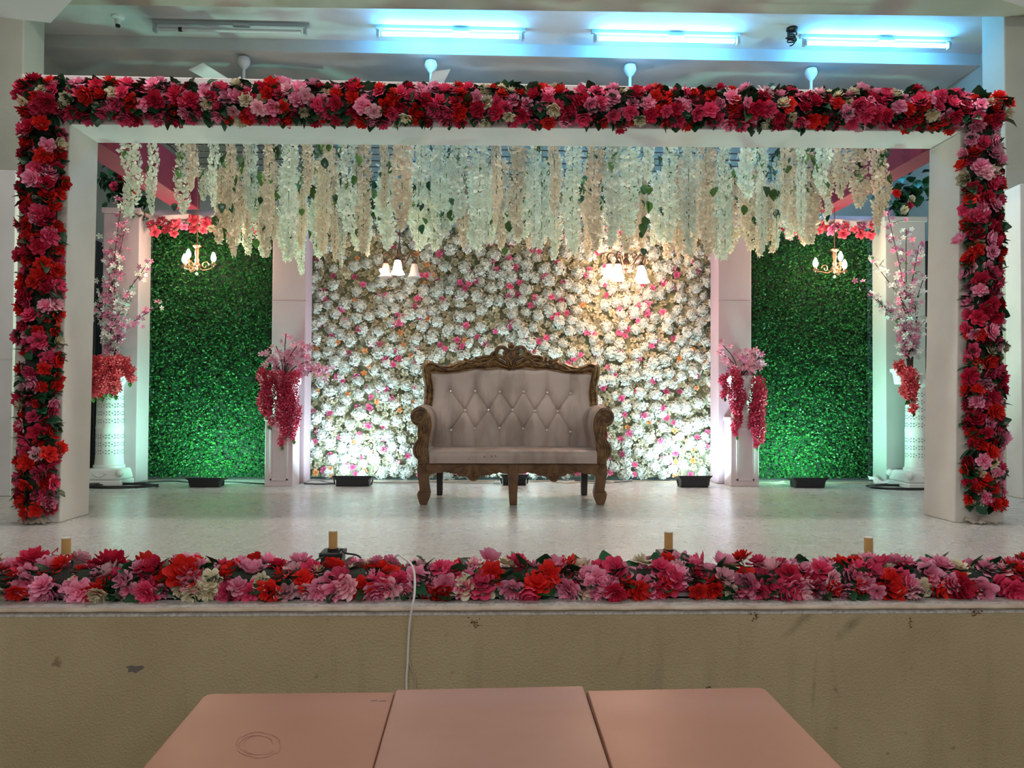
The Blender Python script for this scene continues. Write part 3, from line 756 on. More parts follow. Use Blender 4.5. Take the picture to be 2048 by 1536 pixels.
for side in (0, 1):
    T = (lambda q: q) if side == 0 else mirr
    ol = armout[::1]+armin[::-1][:-1]
    ring = [T(A3(x, y)) for x, y in ol]
    mb = MB(); mb.prism([tuple(q) for q in ring], .075)
    arm = mb.build('arm_front', M_WOOD, settee, bevel=.010, seg=3, angle=.9)
    # scrolls and ribs carved on the arm front
    rel = MB(); yo = YSF-.006
    def Q(x, y, dy=0): return T(A3(x, y, yo+dy))
    sp = []
    for i in range(34):
        a = -PI*.15-i*.28; r = 118-i*2.9; sp.append(Q(258+r*math.cos(a), 295+r*math.sin(a)*.98))
    tube_s(rel, sp, .0085)
    tube_s(rel, sm([Q(375,300),Q(388,400),Q(378,490),Q(352,580),Q(322,660),Q(310,740),Q(330,820),Q(370,880)], 4), .0085)
    tube_s(rel, sm([Q(300,380),Q(330,440),Q(325,510),Q(290,350),Q(262,600)], 4), .007)
    tube_s(rel, sm([Q(262,440),Q(290,480),Q(282,530),Q(255,565)], 4), .006)
    for dx in (0, 32, 64): tube_s(rel, sm([Q(242+dx*.9,600),Q(200+dx,680),Q(192+dx,760),Q(225+dx*.8,845)], 5), .008)
    tube_s(rel, sm([Q(250,880),Q(300,870),Q(330,910),Q(300,960),Q(262,940)], 5), .007)
    tube_s(rel, sm([Q(240,545),Q(265,350),Q(300,585)], 4), .008)
    rel.build('scroll_carving', M_WOOD, arm)
    # front leg
    lg = [T(A3(x, y, YSF+.002)) for x, y in legs]
    for q in lg: q.z = max(q.z, 0)
    leg = MB().prism([tuple(q) for q in lg], .078).build('front_leg', M_WOODP, settee, bevel=.012, seg=3, angle=.9)
    cv = MB(); tube_s(cv, sm([Q(255,960),Q(320,965),Q(345,1010),Q(310,1050),Q(270,1020)], 5), .006); tube_s(cv, sm([Q(245,1290),Q(320,1280),Q(395,1290)], 5), .006)
    cv.build('leg_carving', M_WOODP, leg)
    # padded arm: profile swept from front to back
    prof_ = [(420,930),(402,880),(384,800),(379,720),(382,640),(394,555),(411,470),(416,380),(401,290),(368,222),(320,175),(262,154),(212,167),(168,200),(140,245),(132,292),(145,345),(180,392),(243,425)]
    pr = [T(A3(x, y)) for x, y in prof_]
    pr = [Vector(q) for q in sm(pr, 3)]
    def farm(a, b):
        k = a*(len(pr)-1); i = min(int(k), len(pr)-2); t = k-i; q = pr[i]*(1-t)+pr[i+1]*t
        y = YSF+.03+(YSR-YSF-.0)*b
        sgn = 1 if side == 0 else -1
        flare = .05*b*b*sgn*max(0, min(1, (q.z-.32)/.15))*(1 if a < .5 else max(0, 1-(a-.5)*3))
        return (q.x+flare*.6, y, q.z+.012*math.sin(PI*b)*(q.z > .5))
    MB().grid(farm, 54, 14).build('arm_pad', M_LEATHER, settee, fix=False, angle=3.2)
    # outer side panel below the roll
    o0, o1 = T(A3(243,425)), T(A3(236,935))
    MB().hexa([(min(o0.x,o1.x)-.0,YSF+.07,o1.z),(max(o0.x,o1.x)+.006,YSF+.07,o1.z),(max(o0.x,o1.x)+.006,YSR-.02,o1.z),(min(o0.x,o1.x),YSR-.02,o1.z),
               (min(o0.x,o1.x),YSF+.07,o0.z),(max(o0.x,o1.x)+.006,YSF+.07,o0.z),(max(o0.x,o1.x)+.006,YSR-.02,o0.z),(min(o0.x,o1.x),YSR-.02,o0.z)]).build('arm_side', M_LEATHER, settee, smooth=False)
    # rear leg
    xa_, xb_ = P(873.5,950,Y=YSR).x, P(887,950,Y=YSR).x
    if side: xa_, xb_ = P(1160,950,Y=YSR).x, P(1174,950,Y=YSR).x
    zt2 = .30
    MB().hexa([(xa_+.004,YSR-.055,0),(xb_-.004,YSR-.055,0),(xb_-.004,YSR-.005,0),(xa_+.004,YSR-.005,0),(xa_,YSR-.07,zt2),(xb_,YSR-.07,zt2),(xb_,YSR+.0,zt2),(xa_,YSR+.0,zt2)]).build('rear_leg', M_BLACKLEG, settee, smooth=False, bevel=.006)
# centre leg
cl = [S(945,1132,YSF),S(1042,1132,YSF),S(1040,1200,YSF),S(1030,1400,YSF),S(1026,1512,YSF),S(962,1512,YSF),S(956,1400,YSF),S(946,1200,YSF)]
for q in cl: q.z = max(q.z, 0)
cl[4].z = cl[5].z = 0
MB().prism([tuple(q-Vector((0,.012,0))) for q in cl][::-1], .06).build('centre_leg', M_WOODP, settee, smooth=False, bevel=.006)
# carved apron in two halves
apl = [(250,1130),(962,1130),(962,1222),(905,1220),(870,1205),(850,1222),(820,1216),(790,1235),(760,1228),(735,1245),(705,1240),(690,1262),(665,1280),(640,1284),(615,1278),(595,1258),(575,1238),(540,1245),(510,1235),(495,1212),(470,1218),(440,1214),(400,1200),(360,1215),(320,1212),(250,1225)]
apr = [(1025,1130),(1712,1130),(1712,1228),(1640,1222),(1600,1215),(1560,1196),(1530,1210),(1500,1222),(1470,1218),(1450,1240),(1415,1246),(1395,1262),(1375,1286),(1350,1292),(1325,1284),(1305,1262),(1285,1245),(1250,1238),(1220,1240),(1190,1222),(1160,1218),(1120,1206),(1080,1222),(1025,1222)]
for q, cx in ((apl, 640), (apr, 1350)):
    ap = MB().prism([tuple(S(u, v, YSF)) for u, v in q], .03).build('apron', M_WOODP, settee, smooth=False, bevel=.004)
    rl = MB()
    def Z(u, v, dy=-.004): return S(u, v, YSF+dy)
    for s_ in (-1, 1):
        sp = []
        for i in range(22):
            a = i*.36; r = 34-i*1.3; sp.append(Z(cx+s_*(78+r*math.cos(a)), 1190+r*math.sin(a)))
        tube_s(rl, sp, .006)
        tube_s(rl, sm([Z(cx+s_*40,1150),Z(cx+s_*110,1150),Z(cx+s_*170,1170),Z(cx+s_*215,1200),Z(cx+s_*250,1196)], 4), .007)
        tube_s(rl, sm([Z(cx+s_*120,1215),Z(cx+s_*160,1195),Z(cx+s_*200,1215)], 4), .006)
        for k in range(3): tube_s(rl, sm([Z(cx+s_*6,1215),Z(cx+s_*(12+k*14),1245-k*4),Z(cx+s_*(8+k*17),1274-k*10)], 3), .006)
    rl.ball(tuple(Z(cx,1205)), .012, 6); tube_s(rl, sm([Z(cx,1150),Z(cx,1180),Z(cx,1205)], 3), .007)
    rl.build('shell_carving', M_WOODP, ap)

# ------------------------------------------------------------------ pedestals with pots and flowers
M_PED = mat('pedestal_white', (.68,.58,.61), .5, c2=(.62,.54,.57), nscale=4)
M_POT = mat('white_plastic', (.78,.80,.82), .35)
RED_SPRAY = mat('red_spray', (.38,.012,.035), .6, tip=(.62,.05,.12), rnd=.1, spec=.25, transl=.15)
CORAL_SPRAY = mat('coral_spray', (.55,.02,.035), .6, tip=(.78,.10,.13), rnd=.1, spec=.25, transl=.15)
def pedestal(x0, x1, ytop, ybase, label):
    yf = P((x0+x1)/2, ybase, z=0).y; xa, xb = P(x0, ybase, Y=yf).x, P(x1, ybase, Y=yf).x; zt = P(x0, ytop, Y=yf).z; d = YP-.014-yf
    t = thing('pedestal', label, 'pedestal', ((xa+xb)/2, yf, 0))
    MB().box((xa,yf,0), (xb,yf+d,zt-.03)).build('body', M_PED, t, smooth=False, bevel=.004)
    MB().box((xa-.008,yf-.008,zt-.03), (xb+.008,yf+d+.008,zt)).build('top_slab', M_PED, t, smooth=False, bevel=.004)
    w_ = xb-xa; f0, f1, g0, g1 = xa+.19*w_, xb-.17*w_, .05, zt-.09
    fr_ = MB()
    for (p, q) in (((f0,g0),(f0+.016,g1)),((f1-.016,g0),(f1,g1)),((f0,g0),(f1,g0+.016)),((f0,g1-.016),(f1,g1))):
        fr_.box((p[0],yf-.009,p[1]), (q[0],yf+.002,q[1]))
    fr_.build('panel_moulding', M_PED, t, smooth=False, bevel=.002)
    return (xa+xb)/2, yf, zt, xa, xb
def pot(cx, cy, z, h, r, label):
    t = thing('flower_pot', label, 'pot', (cx, cy, z))
    prof = [(.55*r,0),(.60*r,.02),(.56*r,.035),(.50*r,.06),(.62*r,.10),(.80*r,h*.45),(.86*r,h*.78),(.98*r,h*.80),(1.0*r,h*.84),(1.0*r,h),(.92*r,h),(.86*r,h*.82)]
    MB().lathe(prof, (cx,cy,z), 40, caps=False, flute=.025, nf=20).build('pot_body', M_POT, t, angle=.6)
    MB().lathe([(.001,h*.9),(.9*r,h*.9)], (cx,cy,z), 20, caps=False).build('foam_fill', M_CORE, t)
    return t
def bloom(name, me, g, c, n, r): inst(name, me, g, c, facing(n), r)
def arrangement(cx, cy, cz, label, seed, soft, sprays, spread, nb_, twigs):
    R = random.Random(seed); g = thing('flower_arrangement', label, 'flowers', (cx, cy, cz))
    tw = MB()
    for (dx, dy, dz) in twigs:
        tw.tube(sm([(cx,cy,cz-.02),(cx+dx*.4,cy+dy*.5,cz+dz*.6),(cx+dx,cy+dy,cz+dz)], 5), .004, 5)
    tw.build('twigs', mat('twig_brown', (.045,.02,.018), .7), g)
    for k in range(nb_):
        dx, dy, dz = R.choice(twigs); t = R.uniform(.35, 1.02)
        c = Vector((cx+dx*t+R.gauss(0,.03), cy+dy*t+R.gauss(0,.03), cz+dz*t**.8+R.gauss(0,.022)))
        bloom('pink_blossom', BL_SOFT if R.random() < .85 else BL_PINK, g, c, (R.gauss(0,.6), -1, R.gauss(.3,.5)), R.uniform(.022, .034))
    for (dx, dy, top, L, rad, sd) in sprays:
        n = int(40+L*250*rad/.05)
        me = spray_mb(sd, L, rad, n, .031, taper=.35, top=.08, npet=4, star=True).mesh('hanging_spray', RED_SPRAY)
        inst('hanging_spray', me, g, (cx+dx, cy+dy, cz+top))
        inst('leaf', LEAFL[0], g, (cx+dx, cy+dy-.01, cz+top-L), Vector((.1,-.3,-1)).to_track_quat('Y','Z'), .035)
    for k in range(5):
        inst('leaf', LEAF[0], g, (cx+R.uniform(-.1,.1), cy-.08, cz+R.uniform(-.02,.05)), Vector((R.uniform(-1,1),-1,R.uniform(-.5,.4))).to_track_quat('Y','Z'), .06)
pcx, pcy, pz, pxa, pxb = pedestal(529, 585, 834, 973, 'pale pink panelled pedestal left of the flower wall')
def pxr(px, py, Y): return P(px, py, Y=Y)
yc = pcy+.135
c0 = pxr(568, 830, yc); tz = pxr(568, 752, yc).z
pot(c0.x, yc, pz, tz-pz, .135, 'white fluted flower pot on the left pedestal, red sprays hanging over it')
def rel(px, py, Y, c): q = P(px, py, Y=Y); return (q.x-c[0], q.z-c[2])
cc = (c0.x, yc, tz-.01)
def spray_list(items, cc, Y):
    out = []
    for i, (px, y0, y1, rad) in enumerate(items):
        a = P(px, y0, Y=Y); b = P(px, y1, Y=Y); out.append((a.x-cc[0], Y-cc[1], a.z-cc[2], a.z-b.z, rad, 30+i*7+int(px)))
    return out
ys = pcy-.02
tw_ = []
for (px, py) in ((572,668),(530,705),(535,722),(612,692),(640,738),(625,720),(595,690),(552,692),(655,740),(580,700)):
    q = P(px, py, Y=yc-.1); tw_.append((q.x-cc[0], -.1, q.z-cc[2]))
arrangement(*cc, 'soft pink blossoms with dark red hanging sprays in the pot on the left pedestal', 3, True,
            spray_list([(527,738,828,.034),(540,742,850,.036),(536,760,832,.03),(562,742,830,.04),(566,800,892,.045),(578,745,850,.036),(590,742,880,.034),(572,780,870,.04)], cc, ys), .2, 130, tw_)
pcx, pcy, pz, pxa, pxb = pedestal(1462, 1518, 835, 973, 'pale pink panelled pedestal right of the flower wall, brightly lit side')
yc = pcy+.135
c0 = pxr(1480, 830, yc); tz = pxr(1480, 752, yc).z
pot(c0.x, yc, pz, tz-pz, .125, 'white fluted flower pot on the right pedestal')
cc = (c0.x, yc, tz-.01); ys = pcy-.02; tw_ = []
for (px, py) in ((1445,690),(1440,705),(1455,735),(1530,712),(1500,700),(1512,708),(1520,725),(1495,715),(1510,730),(1460,720)):
    q = P(px, py, Y=yc-.1); tw_.append((q.x-cc[0], -.1, q.z-cc[2]))
arrangement(*cc, 'pink blossoms with a thick red hanging spray in the pot on the right pedestal', 8, True,
            spray_list([(1449,748,795,.022),(1470,735,828,.036),(1480,757,835,.034),(1473,800,872,.028),(1513,752,870,.052),(1518,770,885,.056),(1512,800,894,.05)], cc, ys), .2, 84, tw_)

# ------------------------------------------------------------------ white lattice columns with blossom branches
M_COL = mat('white_plastic_column', (.74,.77,.76), .4)
M_HOLESHADE = mat('opening_shade', (.16,.19,.19), .8)
def column(px, pbase, ptop, halfpx, plinth, label):
    yb_ = P(px, pbase, z=0).y; cy = yb_+.17; c = P(px, pbase-8, Y=cy); cx = c.x
    r = halfpx/F*(cy-CAM.y); hp_ = plinth/F*(cy-CAM.y); zt = P(px, ptop, Y=cy).z
    t = thing('lattice_column', label, 'column', (cx, cy, 0))
    MB().box((cx-hp_,cy-hp_,0), (cx+hp_,cy+hp_,.045)).build('plinth_base', M_COL, t, smooth=False, bevel=.012, seg=3)
    pl = MB()
    a = .97*hp_; b = .82*hp_
    pl.hexa([(cx-a,cy-a,.045),(cx+a,cy-a,.045),(cx+a,cy+a,.045),(cx-a,cy+a,.045),(cx-b,cy-b,.135),(cx+b,cy-b,.135),(cx+b,cy+b,.135),(cx-b,cy+b,.135)])
    plo = pl.build('plinth', M_COL, t, smooth=False, bevel=.02, seg=4)
    orn = MB()
    for s_ in (-1, 1): orn.tube(sm([(cx,cy-a+.006,.072),(cx+s_*.03,cy-a+.008,.085),(cx+s_*.05,cy-a+.012,.10),(cx+s_*.035,cy-a+.012,.105)], 4), .007, 6)
    for sx in (-1, 1):
        orn.ball((cx+sx*.88*hp_,cy-.88*hp_,.105), .032, 8); orn.ball((cx+sx*.88*hp_,cy+.88*hp_,.105), .032, 8)
    orn.build('plinth_ornament', M_COL, plo)
    H = zt
    prof = [(1.14*r,.13),(1.14*r,.155),(1.04*r,.165),(1.02*r,.20),(r,.22),(.985*r,H*.5-.02),(1.0*r,H*.5-.012),(1.0*r,H*.5+.004),(.975*r,H*.5+.012),(.93*r,H-.12),(1.02*r,H-.105),(1.08*r,H-.09),(1.0*r,H-.08),(1.02*r,H-.05),(1.22*r,H-.02),(1.25*r,H),(.5*r,H)]
    MB().lathe(prof, (cx,cy,0), 40, caps=False).build('shaft', M_COL, t, angle=.5)
    # dark quads on the solid shaft, painting the shade in four-leaf openings
    hl = MB(); nA = 10
    zz = .27; row = 0
    while zz < H-.18:
        if not (H*.5-.045 < zz < H*.5+.03):
            for k in range(nA):
                th = 2*PI*(k+.5*(0))/nA
                rr = r*(1.0-.06*max(0, (zz-H*.5)/(H*.5)))+.0012
                def pt(du, dz): a_ = th+du/rr; return (cx+rr*math.cos(a_), cy+rr*math.sin(a_), zz+dz)
                for q in range(4):
                    b_ = q*PI/2+PI/4; ca, sa_ = math.cos(b_), math.sin(b_)
                    def e(u, v_): return pt(u*ca-v_*sa_, u*sa_+v_*ca)
                    hl.add([e(.007,0), e(.016,-.0045), e(.028,0), e(.016,.0045)], [(0,1,2,3)])
                th0 = th; th = th0+PI/nA
                hl.add([pt(-.006,0), pt(0,-.006), pt(.006,0), pt(0,.006)], [(0,1,2,3)]); th = th0
        zz += .064; row += 1
    tag(hl.build('lattice_opening_shade', M_HOLESHADE, t, fix=False), kind='stuff')
    # acanthus capital tips
    cap = MB()
    for k in range(10):
        a_ = 2*PI*k/10; d = Vector((math.cos(a_), math.sin(a_), 0))
        cap.tube(sm([Vector((cx,cy,H-.085))+d*r*1.0, Vector((cx,cy,H-.05))+d*r*1.15, Vector((cx,cy,H-.015))+d*r*1.35, Vector((cx,cy,H-.022))+d*r*1.5], 3), [.016]*4+[.018]*3+[.013]*2+[.006], 6)
    cap.build('capital_leaves', M_COL, t)
    return cx, cy, H, r
def branches(cx, cy, cz, label, seed, tips, sprays, nper, ratio):
    R = random.Random(seed); g = thing('blossom_branches', label, 'branches', (cx, cy, cz))
    bark = mat('branch_bark', (.05,.025,.022), .75, bump=.3, bscale=80)
    for bi, (x, y, z, pinkp) in enumerate(tips):
        e = Vector((x, y, z)); b = Vector((cx+R.uniform(-.02,.02), cy+R.uniform(-.02,.02), cz-.03))
        mid = b.lerp(e, .5)+Vector((-(e.x-b.x)*.22+R.gauss(0,.02), R.gauss(0,.02), .08)); path = sm([b, b.lerp(mid,.5)+Vector((0,0,.04)), mid, e], 6)
        n = len(path)
        br_ = MB(); br_.tube(path, [.0075-.005*i/n for i in range(n)], 6)
        L = (e-b).length
        for k in range(int(4*L)):
            i = R.randint(int(n*.25), n-2); p = path[i]; d = Vector((R.gauss(0,1), R.gauss(0,.6), R.uniform(.2,1.2))).normalized()*R.uniform(.05, .12)
            br_.tube([p, p+d*.5+Vector((0,0,.01)), p+d], [.003,.0025,.0015], 5)
            for s_ in range(2):
                bloom('blossom', BL_PINK if R.random() < pinkp*.85 else BL_WHITE, g, p+d*R.uniform(.4,1.0)+Vector((R.gauss(0,.012),R.gauss(0,.012),R.gauss(0,.012))), (R.gauss(0,.8), -1, R.gauss(.2,.7)), R.uniform(.017,.026))
        br_.build('branch', bark, g)
        for k in range(int(nper*L)):
            t = R.uniform(.22, 1.0); i = min(int(t*n), n-1); p = path[i]
            bloom('blossom', BL_PINK if R.random() < pinkp*.85 else BL_WHITE, g, p+Vector((R.gauss(0,.025),R.gauss(0,.025),R.gauss(0,.02))), (R.gauss(0,.8), -1, R.gauss(.2,.7)), R.uniform(.02,.031))
        for k in range(int(7*L)):
            i = R.randint(int(n*.2), n-1)
            inst('leaf', LEAFL[0], g, path[i], Vector((R.gauss(0,1), R.gauss(-.4,.6), R.gauss(.3,.7))).normalized().to_track_quat('Y','Z'), R.uniform(.025,.04))
    for (px, y0, y1, rad, Y) in sprays:
        a = P(px, y0, Y=Y); b = P(px, y1, Y=Y); L = a.z-b.z
        me = spray_mb(int(px*3+y0), L, rad, int(20+L*230*rad/.05), .031, taper=.3, top=.08, npet=5, star=True).mesh('hanging_spray', CORAL_SPRAY)
        inst('hanging_spray', me, g, a)
        inst('leaf', LEAFL[1], g, b, Vector((.1,-.3,-1)).to_track_quat('Y','Z'), .04)
cx, cy, H, r = column(218, 972, 742, 25, 42, 'white pierced lattice column behind the left post of the frame')
tips = []
for (px, py, dy, pk_) in ((243,400,.0,.95),(212,470,.1,.5),(228,520,-.05,.25),(300,520,-.1,.55),(320,610,-.12,.8),(205,560,.1,.3),(196,600,.0,.25),(262,590,-.1,.5),(250,455,.05,.7),(190,620,.05,.45),(215,600,0,.2)):
    q = P(px, py, Y=cy+dy); tips.append((q.x, q.y, q.z, pk_))
branches(cx, cy, H, 'tall pink and white blossom branches with red sprays on the left column', 4, tips,
         [(196,712,788,.05,cy-.14),(210,712,785,.055,cy-.16),(222,712,786,.05,cy-.15),(187,716,795,.045,cy-.12),(204,735,794,.05,cy-.17),(236,712,756,.03,cy-.12),(232,745,790,.028,cy-.14),(252,716,740,.022,cy-.1),(260,735,764,.024,cy-.1),(228,720,770,.035,cy-.15)], 62, .5)
bx = P(243, 745, Y=cy-.03)
cx2, cy2, H2, r2 = column(1836, 978, 747, 24, 43, 'white pierced lattice column behind the right post of the frame')
tips = []
for (px, py, dy, pk_) in ((1775,425,0,.95),(1812,460,.05,.25),(1838,490,.08,.8),(1745,520,-.1,.15),(1722,570,-.12,.85),(1735,585,-.1,.2),(1846,560,.05,.5),(1830,600,0,.3),(1850,640,.05,.2),(1790,560,-.05,.8),(1760,605,-.1,.5)):
    q = P(px, py, Y=cy2+dy); tips.append((q.x, q.y, q.z, pk_))
branches(P(1816, 735, Y=cy2).x, cy2-.04, H2+.02, 'tall pink and white blossom branches with red sprays on the right column', 12, tips,
         [(1797,722,740,.02,cy2-.1),(1805,728,752,.025,cy2-.11),(1816,735,800,.038,cy2-.14),(1823,738,795,.038,cy2-.15),(1812,752,800,.034,cy2-.14),(1826,760,802,.03,cy2-.15),(1827,806,824,.018,cy2-.14)], 54, .5)
# small white planter beside the right capital, clinging urn on the left one
def planter(px, py0, py1, Y, r, label):
    a, b = P(px, py1, Y=Y), P(px, py0, Y=Y); h = b.z-a.z
    t = thing('planter', label, 'planter', (a.x, Y, a.z))
    MB().lathe([(.55*r,0),(.62*r,.01),(.72*r,h*.5),(.8*r,h*.75),(1.0*r,h*.8),(1.02*r,h),(.92*r,h),(.8*r,h*.7),(.01,h*.7)], (a.x,Y,a.z), 28, caps=False).build('planter_body', M_POT, t, angle=.6)
planter(1802, 738, 769, cy2-.02, .085, 'small white planter hooked beside the capital of the right lattice column')
planter(238, 730, 757, cy-.04, .075, 'small white planter at the capital of the left lattice column, behind red sprays')

# ------------------------------------------------------------------ overhead: magenta side beams, wire grid, hanging wisteria
M_MAG = mat('magenta_cloth', (.21,.010,.04), .75, c2=(.17,.008,.034), nscale=3, bump=.1, bscale=6)
for (xi, yi, sg, lab) in ((198, 287, -1, 'magenta cloth-covered side beam running back from the left post'), (1858, 300, 1, 'magenta cloth-covered side beam running back from the right post')):
    q = P(xi, yi, Y=YF+DF+.01); z0 = q.z; xi_ = q.x; xo = xi_+sg*.20
    if sg > 0: xo = xi_+.16
    t = thing('side_beam', lab, 'beam', (xi_, YF+DF+.01, z0))
    MB().box((min(xi_,xo),YF+DF+.01,z0), (max(xi_,xo),YP-.02,z0+.30)).build('beam_cloth', M_MAG, t, smooth=False, bevel=.006)
ZG = 2.66
grid_ = thing('wire_grid', 'black wire grid overhead carrying the hanging flower strands', 'grid', (.1, 3.0, ZG))
M_WIRE = mat('black_wire', (.02,.02,.022), .5)
gx0, gx1 = P(215, 300, Y=2.3).x, P(1850, 300, Y=2.3).x
for k in range(11):
    y = 2.22+k*.165; MB().tube([(gx0,y,ZG),(gx1,y,ZG)], .005, 6).build('cross_wire', M_WIRE, grid_)
for k in range(9):
    x = gx0+(gx1-gx0)*k/8; MB().tube([(x,2.2,ZG+.009),(x,3.9,ZG+.009)], .005, 6).build('long_wire', M_WIRE, grid_)
# strands
WM = {}
M_WC = fm('wisteria_ivory', (.72,.76,.60), (.86,.90,.80), .12, .38); M_WP = fm('wisteria_peach', (.76,.62,.45), (.88,.78,.63), .12, .38)
for cn, mm in (('ivory', M_WC), ('peach', M_WP)):
    for L in (.35, .6, .85, 1.1):
        WM[cn, L] = [spray_mb(100+int(L*100)+s_*17+(0 if cn == 'ivory' else 9), L, .05, int(L*(190 if cn == 'ivory' else 270)), .033 if cn == 'ivory' else .029, taper=.3, top=.06, npet=3).mesh('blossoms', mm) for s_ in (0, 1, 2)]
M_STEM = mat('vine_stem', (.10,.16,.05), .6)
def envelope(x):
    xs = [240,262,300,330,400,440,480,520,560,600,640,720,790,850,950,1050,1150,1240,1300,1400,1470,1510,1560,1605,1640,1740,1800,1820]
    ys = [425,440,425,440,450,500,520,520,512,555,545,525,490,500,520,515,520,500,520,525,540,520,525,505,466,462,450,440]
    return float(np.interp(x, xs, ys))
stem_me = {}
BX0, BX1 = P(198,287,Y=YF+DF+.01).x, P(1858,300,Y=YF+DF+.01).x
def strand(px, D, ybot, ytop, cn, idx, leafy):
    Y = 2.22+round((CAM.y+D-2.22)/.165)*.165
    a = P(px, ytop, Y=Y); b = P(px, ybot, Y=Y); ztop = min(a.z, ZG-.03); L = ztop-b.z
    if L < .2 or a.x < BX0+.07 or a.x > BX1-.07: return
    Lm = min((.35,.6,.85,1.1), key=lambda q: abs(q-L)); s_ = L/Lm
    for lim, where in ((330,'beside the left side beam'),(430,'over the left end of the left hedge'),(545,'over the right end of the left hedge'),(640,'before the pillar left of the flower wall'),(740,'above the upper left corner of the flower wall'),
                       (850,'around the partly lit chandelier'),(945,'above the left half of the settee'),(1030,'just left above the middle of the settee'),(1110,'just right above the middle of the settee'),(1190,'above the right half of the settee'),(1290,'around the chandelier with five glowing shades'),
                       (1430,'above the upper right corner of the flower wall'),(1510,'before the pillar right of the flower wall'),(1620,'over the left end of the right hedge'),(1740,'over the right end of the right hedge'),(3000,'beside the right side beam')):
        if px < lim: break
    row = 'front-row' if D < 5.52 else ('middle-row' if D < 6.02 else 'rear-row')
    lab = '%s %s %s wisteria strand hanging %s' % ('long' if L > .8 else ('medium' if L > .62 else 'short'), row, cn, where)
    t = thing('wisteria_strand', lab, 'flower strand', (a.x, Y, ztop), lab.replace('strand', 'strands', 1))
    wd = rng.choice((.6, .75, .9, 1.0, 1.1, 1.3))
    inst('blossoms', rng.choice(WM[cn, Lm]), t, (a.x, Y, ztop), facing((0,0,1)), (wd, wd, s_))
    MB().tube([(a.x,Y,ZG+.004),(a.x,Y,ztop-.9*L)], .0028, 5).build('stem', M_STEM, t)
    n = rng.randint(6, 11) if leafy else rng.randint(0, 2)
    for k in range(n):
        c = Vector((a.x+rng.gauss(0,.035), Y-.03+rng.gauss(0,.02), ztop+rng.uniform(-.05,.16)-rng.random()**1.6*.45))
        d = Vector((rng.gauss(0,.6), rng.gauss(-.3,.5), -1)).normalized()
        inst('leaf', rng.choice(LEAFL if rng.random() < .6 else LEAF), t, c, d.to_track_quat('Y', 'Z'), rng.uniform(.05, .085))
SP = []
x = 262.0
while x < 1800:
    SP.append((x+rng.uniform(-4,4), rng.uniform(5.05, 5.5), 0)); x += 38 if 330 < x < 1740 else 44
x = 300.0
while x < 1800:
    SP.append((x+rng.uniform(-8,8), rng.uniform(5.55, 6.0), 1)); x += 34
x = 440.0
while x < 1690:
    SP.append((x+rng.uniform(-8,8), rng.uniform(6.05, 6.4), 2)); x += 27
for i, (px, D, layer) in enumerate(SP):
    e = envelope(px)
    yb_ = e-rng.random()**1.3*(70 if layer < 2 else 45)-(12 if layer == 0 else 0)
    edge_ = px < 345 or px > 1740
    if edge_: D = min(D, 5.06); yb_ = e-rng.uniform(0, 10)
    elif layer == 0 and rng.random() < .45: yb_ -= rng.uniform(20, 90)
    yt = rng.choice((250, 270, 285, 300, 320, 345)) if layer else rng.choice((225, 245, 255))
    if layer and rng.random() < .5: yt = rng.uniform(320, 390)
    if edge_ and layer: continue
    strand(px, D, yb_, yt, 'peach' if rng.random() < .36 else 'ivory', i, rng.random() < (.6 if layer else .4))

# ------------------------------------------------------------------ rose swags over the hedges, leafy garlands
def swag(x0, x1, y0, y1, label, n, seed):
    R = random.Random(seed); g = thing('rose_swag', label, 'garland', P((x0+x1)/2, (y0+y1)/2, Y=YP+.1))
    q = scatter((x1-x0), (y1-y0), 15, n)
    for (x, y) in q:
        k = 'swag_rose' if R.random() < .8 else ('pink_rose' if R.random() < .6 else 'beige_rose')
        inst(k, rng.choice(FS[k]), g, P(x0+x, y0+y, Y=YP+.09-R.uniform(0,.05)), facing((R.gauss(0,.3), -1, R.gauss(-.1,.3))), R.uniform(.042, .058))
    for k in range(14): inst('leaf', rng.choice(LEAF), g, P(R.uniform(x0,x1), R.uniform(y0,y1), Y=YP+.09), Vector((R.gauss(0,1), -.5, R.gauss(-.3,.8))).normalized().to_track_quat('Y','Z'), .06)
swag(297, 535, 438, 466, 'red and coral rose swag along the top of the left hedge', 60, 2)
swag(1560, 1746, 446, 470, 'red and coral rose swag along the top of the right hedge', 44, 3)
def leafy(pts, Y, label, n, seed, spread, roses):
    R = random.Random(seed); a = P(*pts[0], Y=Y); g = thing('leaf_garland', label, 'garland', a)
    for k in range(n):
        t = R.random()*(len(pts)-1); i = min(int(t), len(pts)-2); f = t-i
        x = pts[i][0]*(1-f)+pts[i+1][0]*f; y = pts[i][1]*(1-f)+pts[i+1][1]*f
        c = P(x+R.gauss(0,spread), y+R.gauss(0,spread), Y=Y+R.uniform(-.08,.04))
        inst('leaf', rng.choice(LEAF), g, c, Vector((R.gauss(0,1), R.gauss(-.6,.5), R.gauss(-.2,.8))).normalized().to_track_quat('Y','Z'), R.uniform(.07, .11))
        if R.random() < roses:
            kk = R.choice(['red_rose', 'crimson_rose', 'hot_pink_rose', 'cream_rose'])
            inst(kk, R.choice(FL[kk]), g, P(x+R.gauss(0,spread), y+R.gauss(0,spread), Y=Y-.1), facing((R.gauss(0,.4), -1, R.gauss(0,.4))), R.uniform(.035, .05))
    pth = [P(x, y, Y=Y) for x, y in pts]
    MB().tube(sm(pth, 4), .012, 6).build('vine', M_CORE, g)
leafy([(203,352),(235,370),(262,395),(300,398)], YP+.1, 'dark green leaf and rose garland on top of the left pillar', 90, 3, 15, .06)
leafy([(1848,362),(1825,385),(1800,402),(1778,420)], YP+.1, 'dark green leaf and rose garland on top of the right pillar', 90, 5, 14, .06)
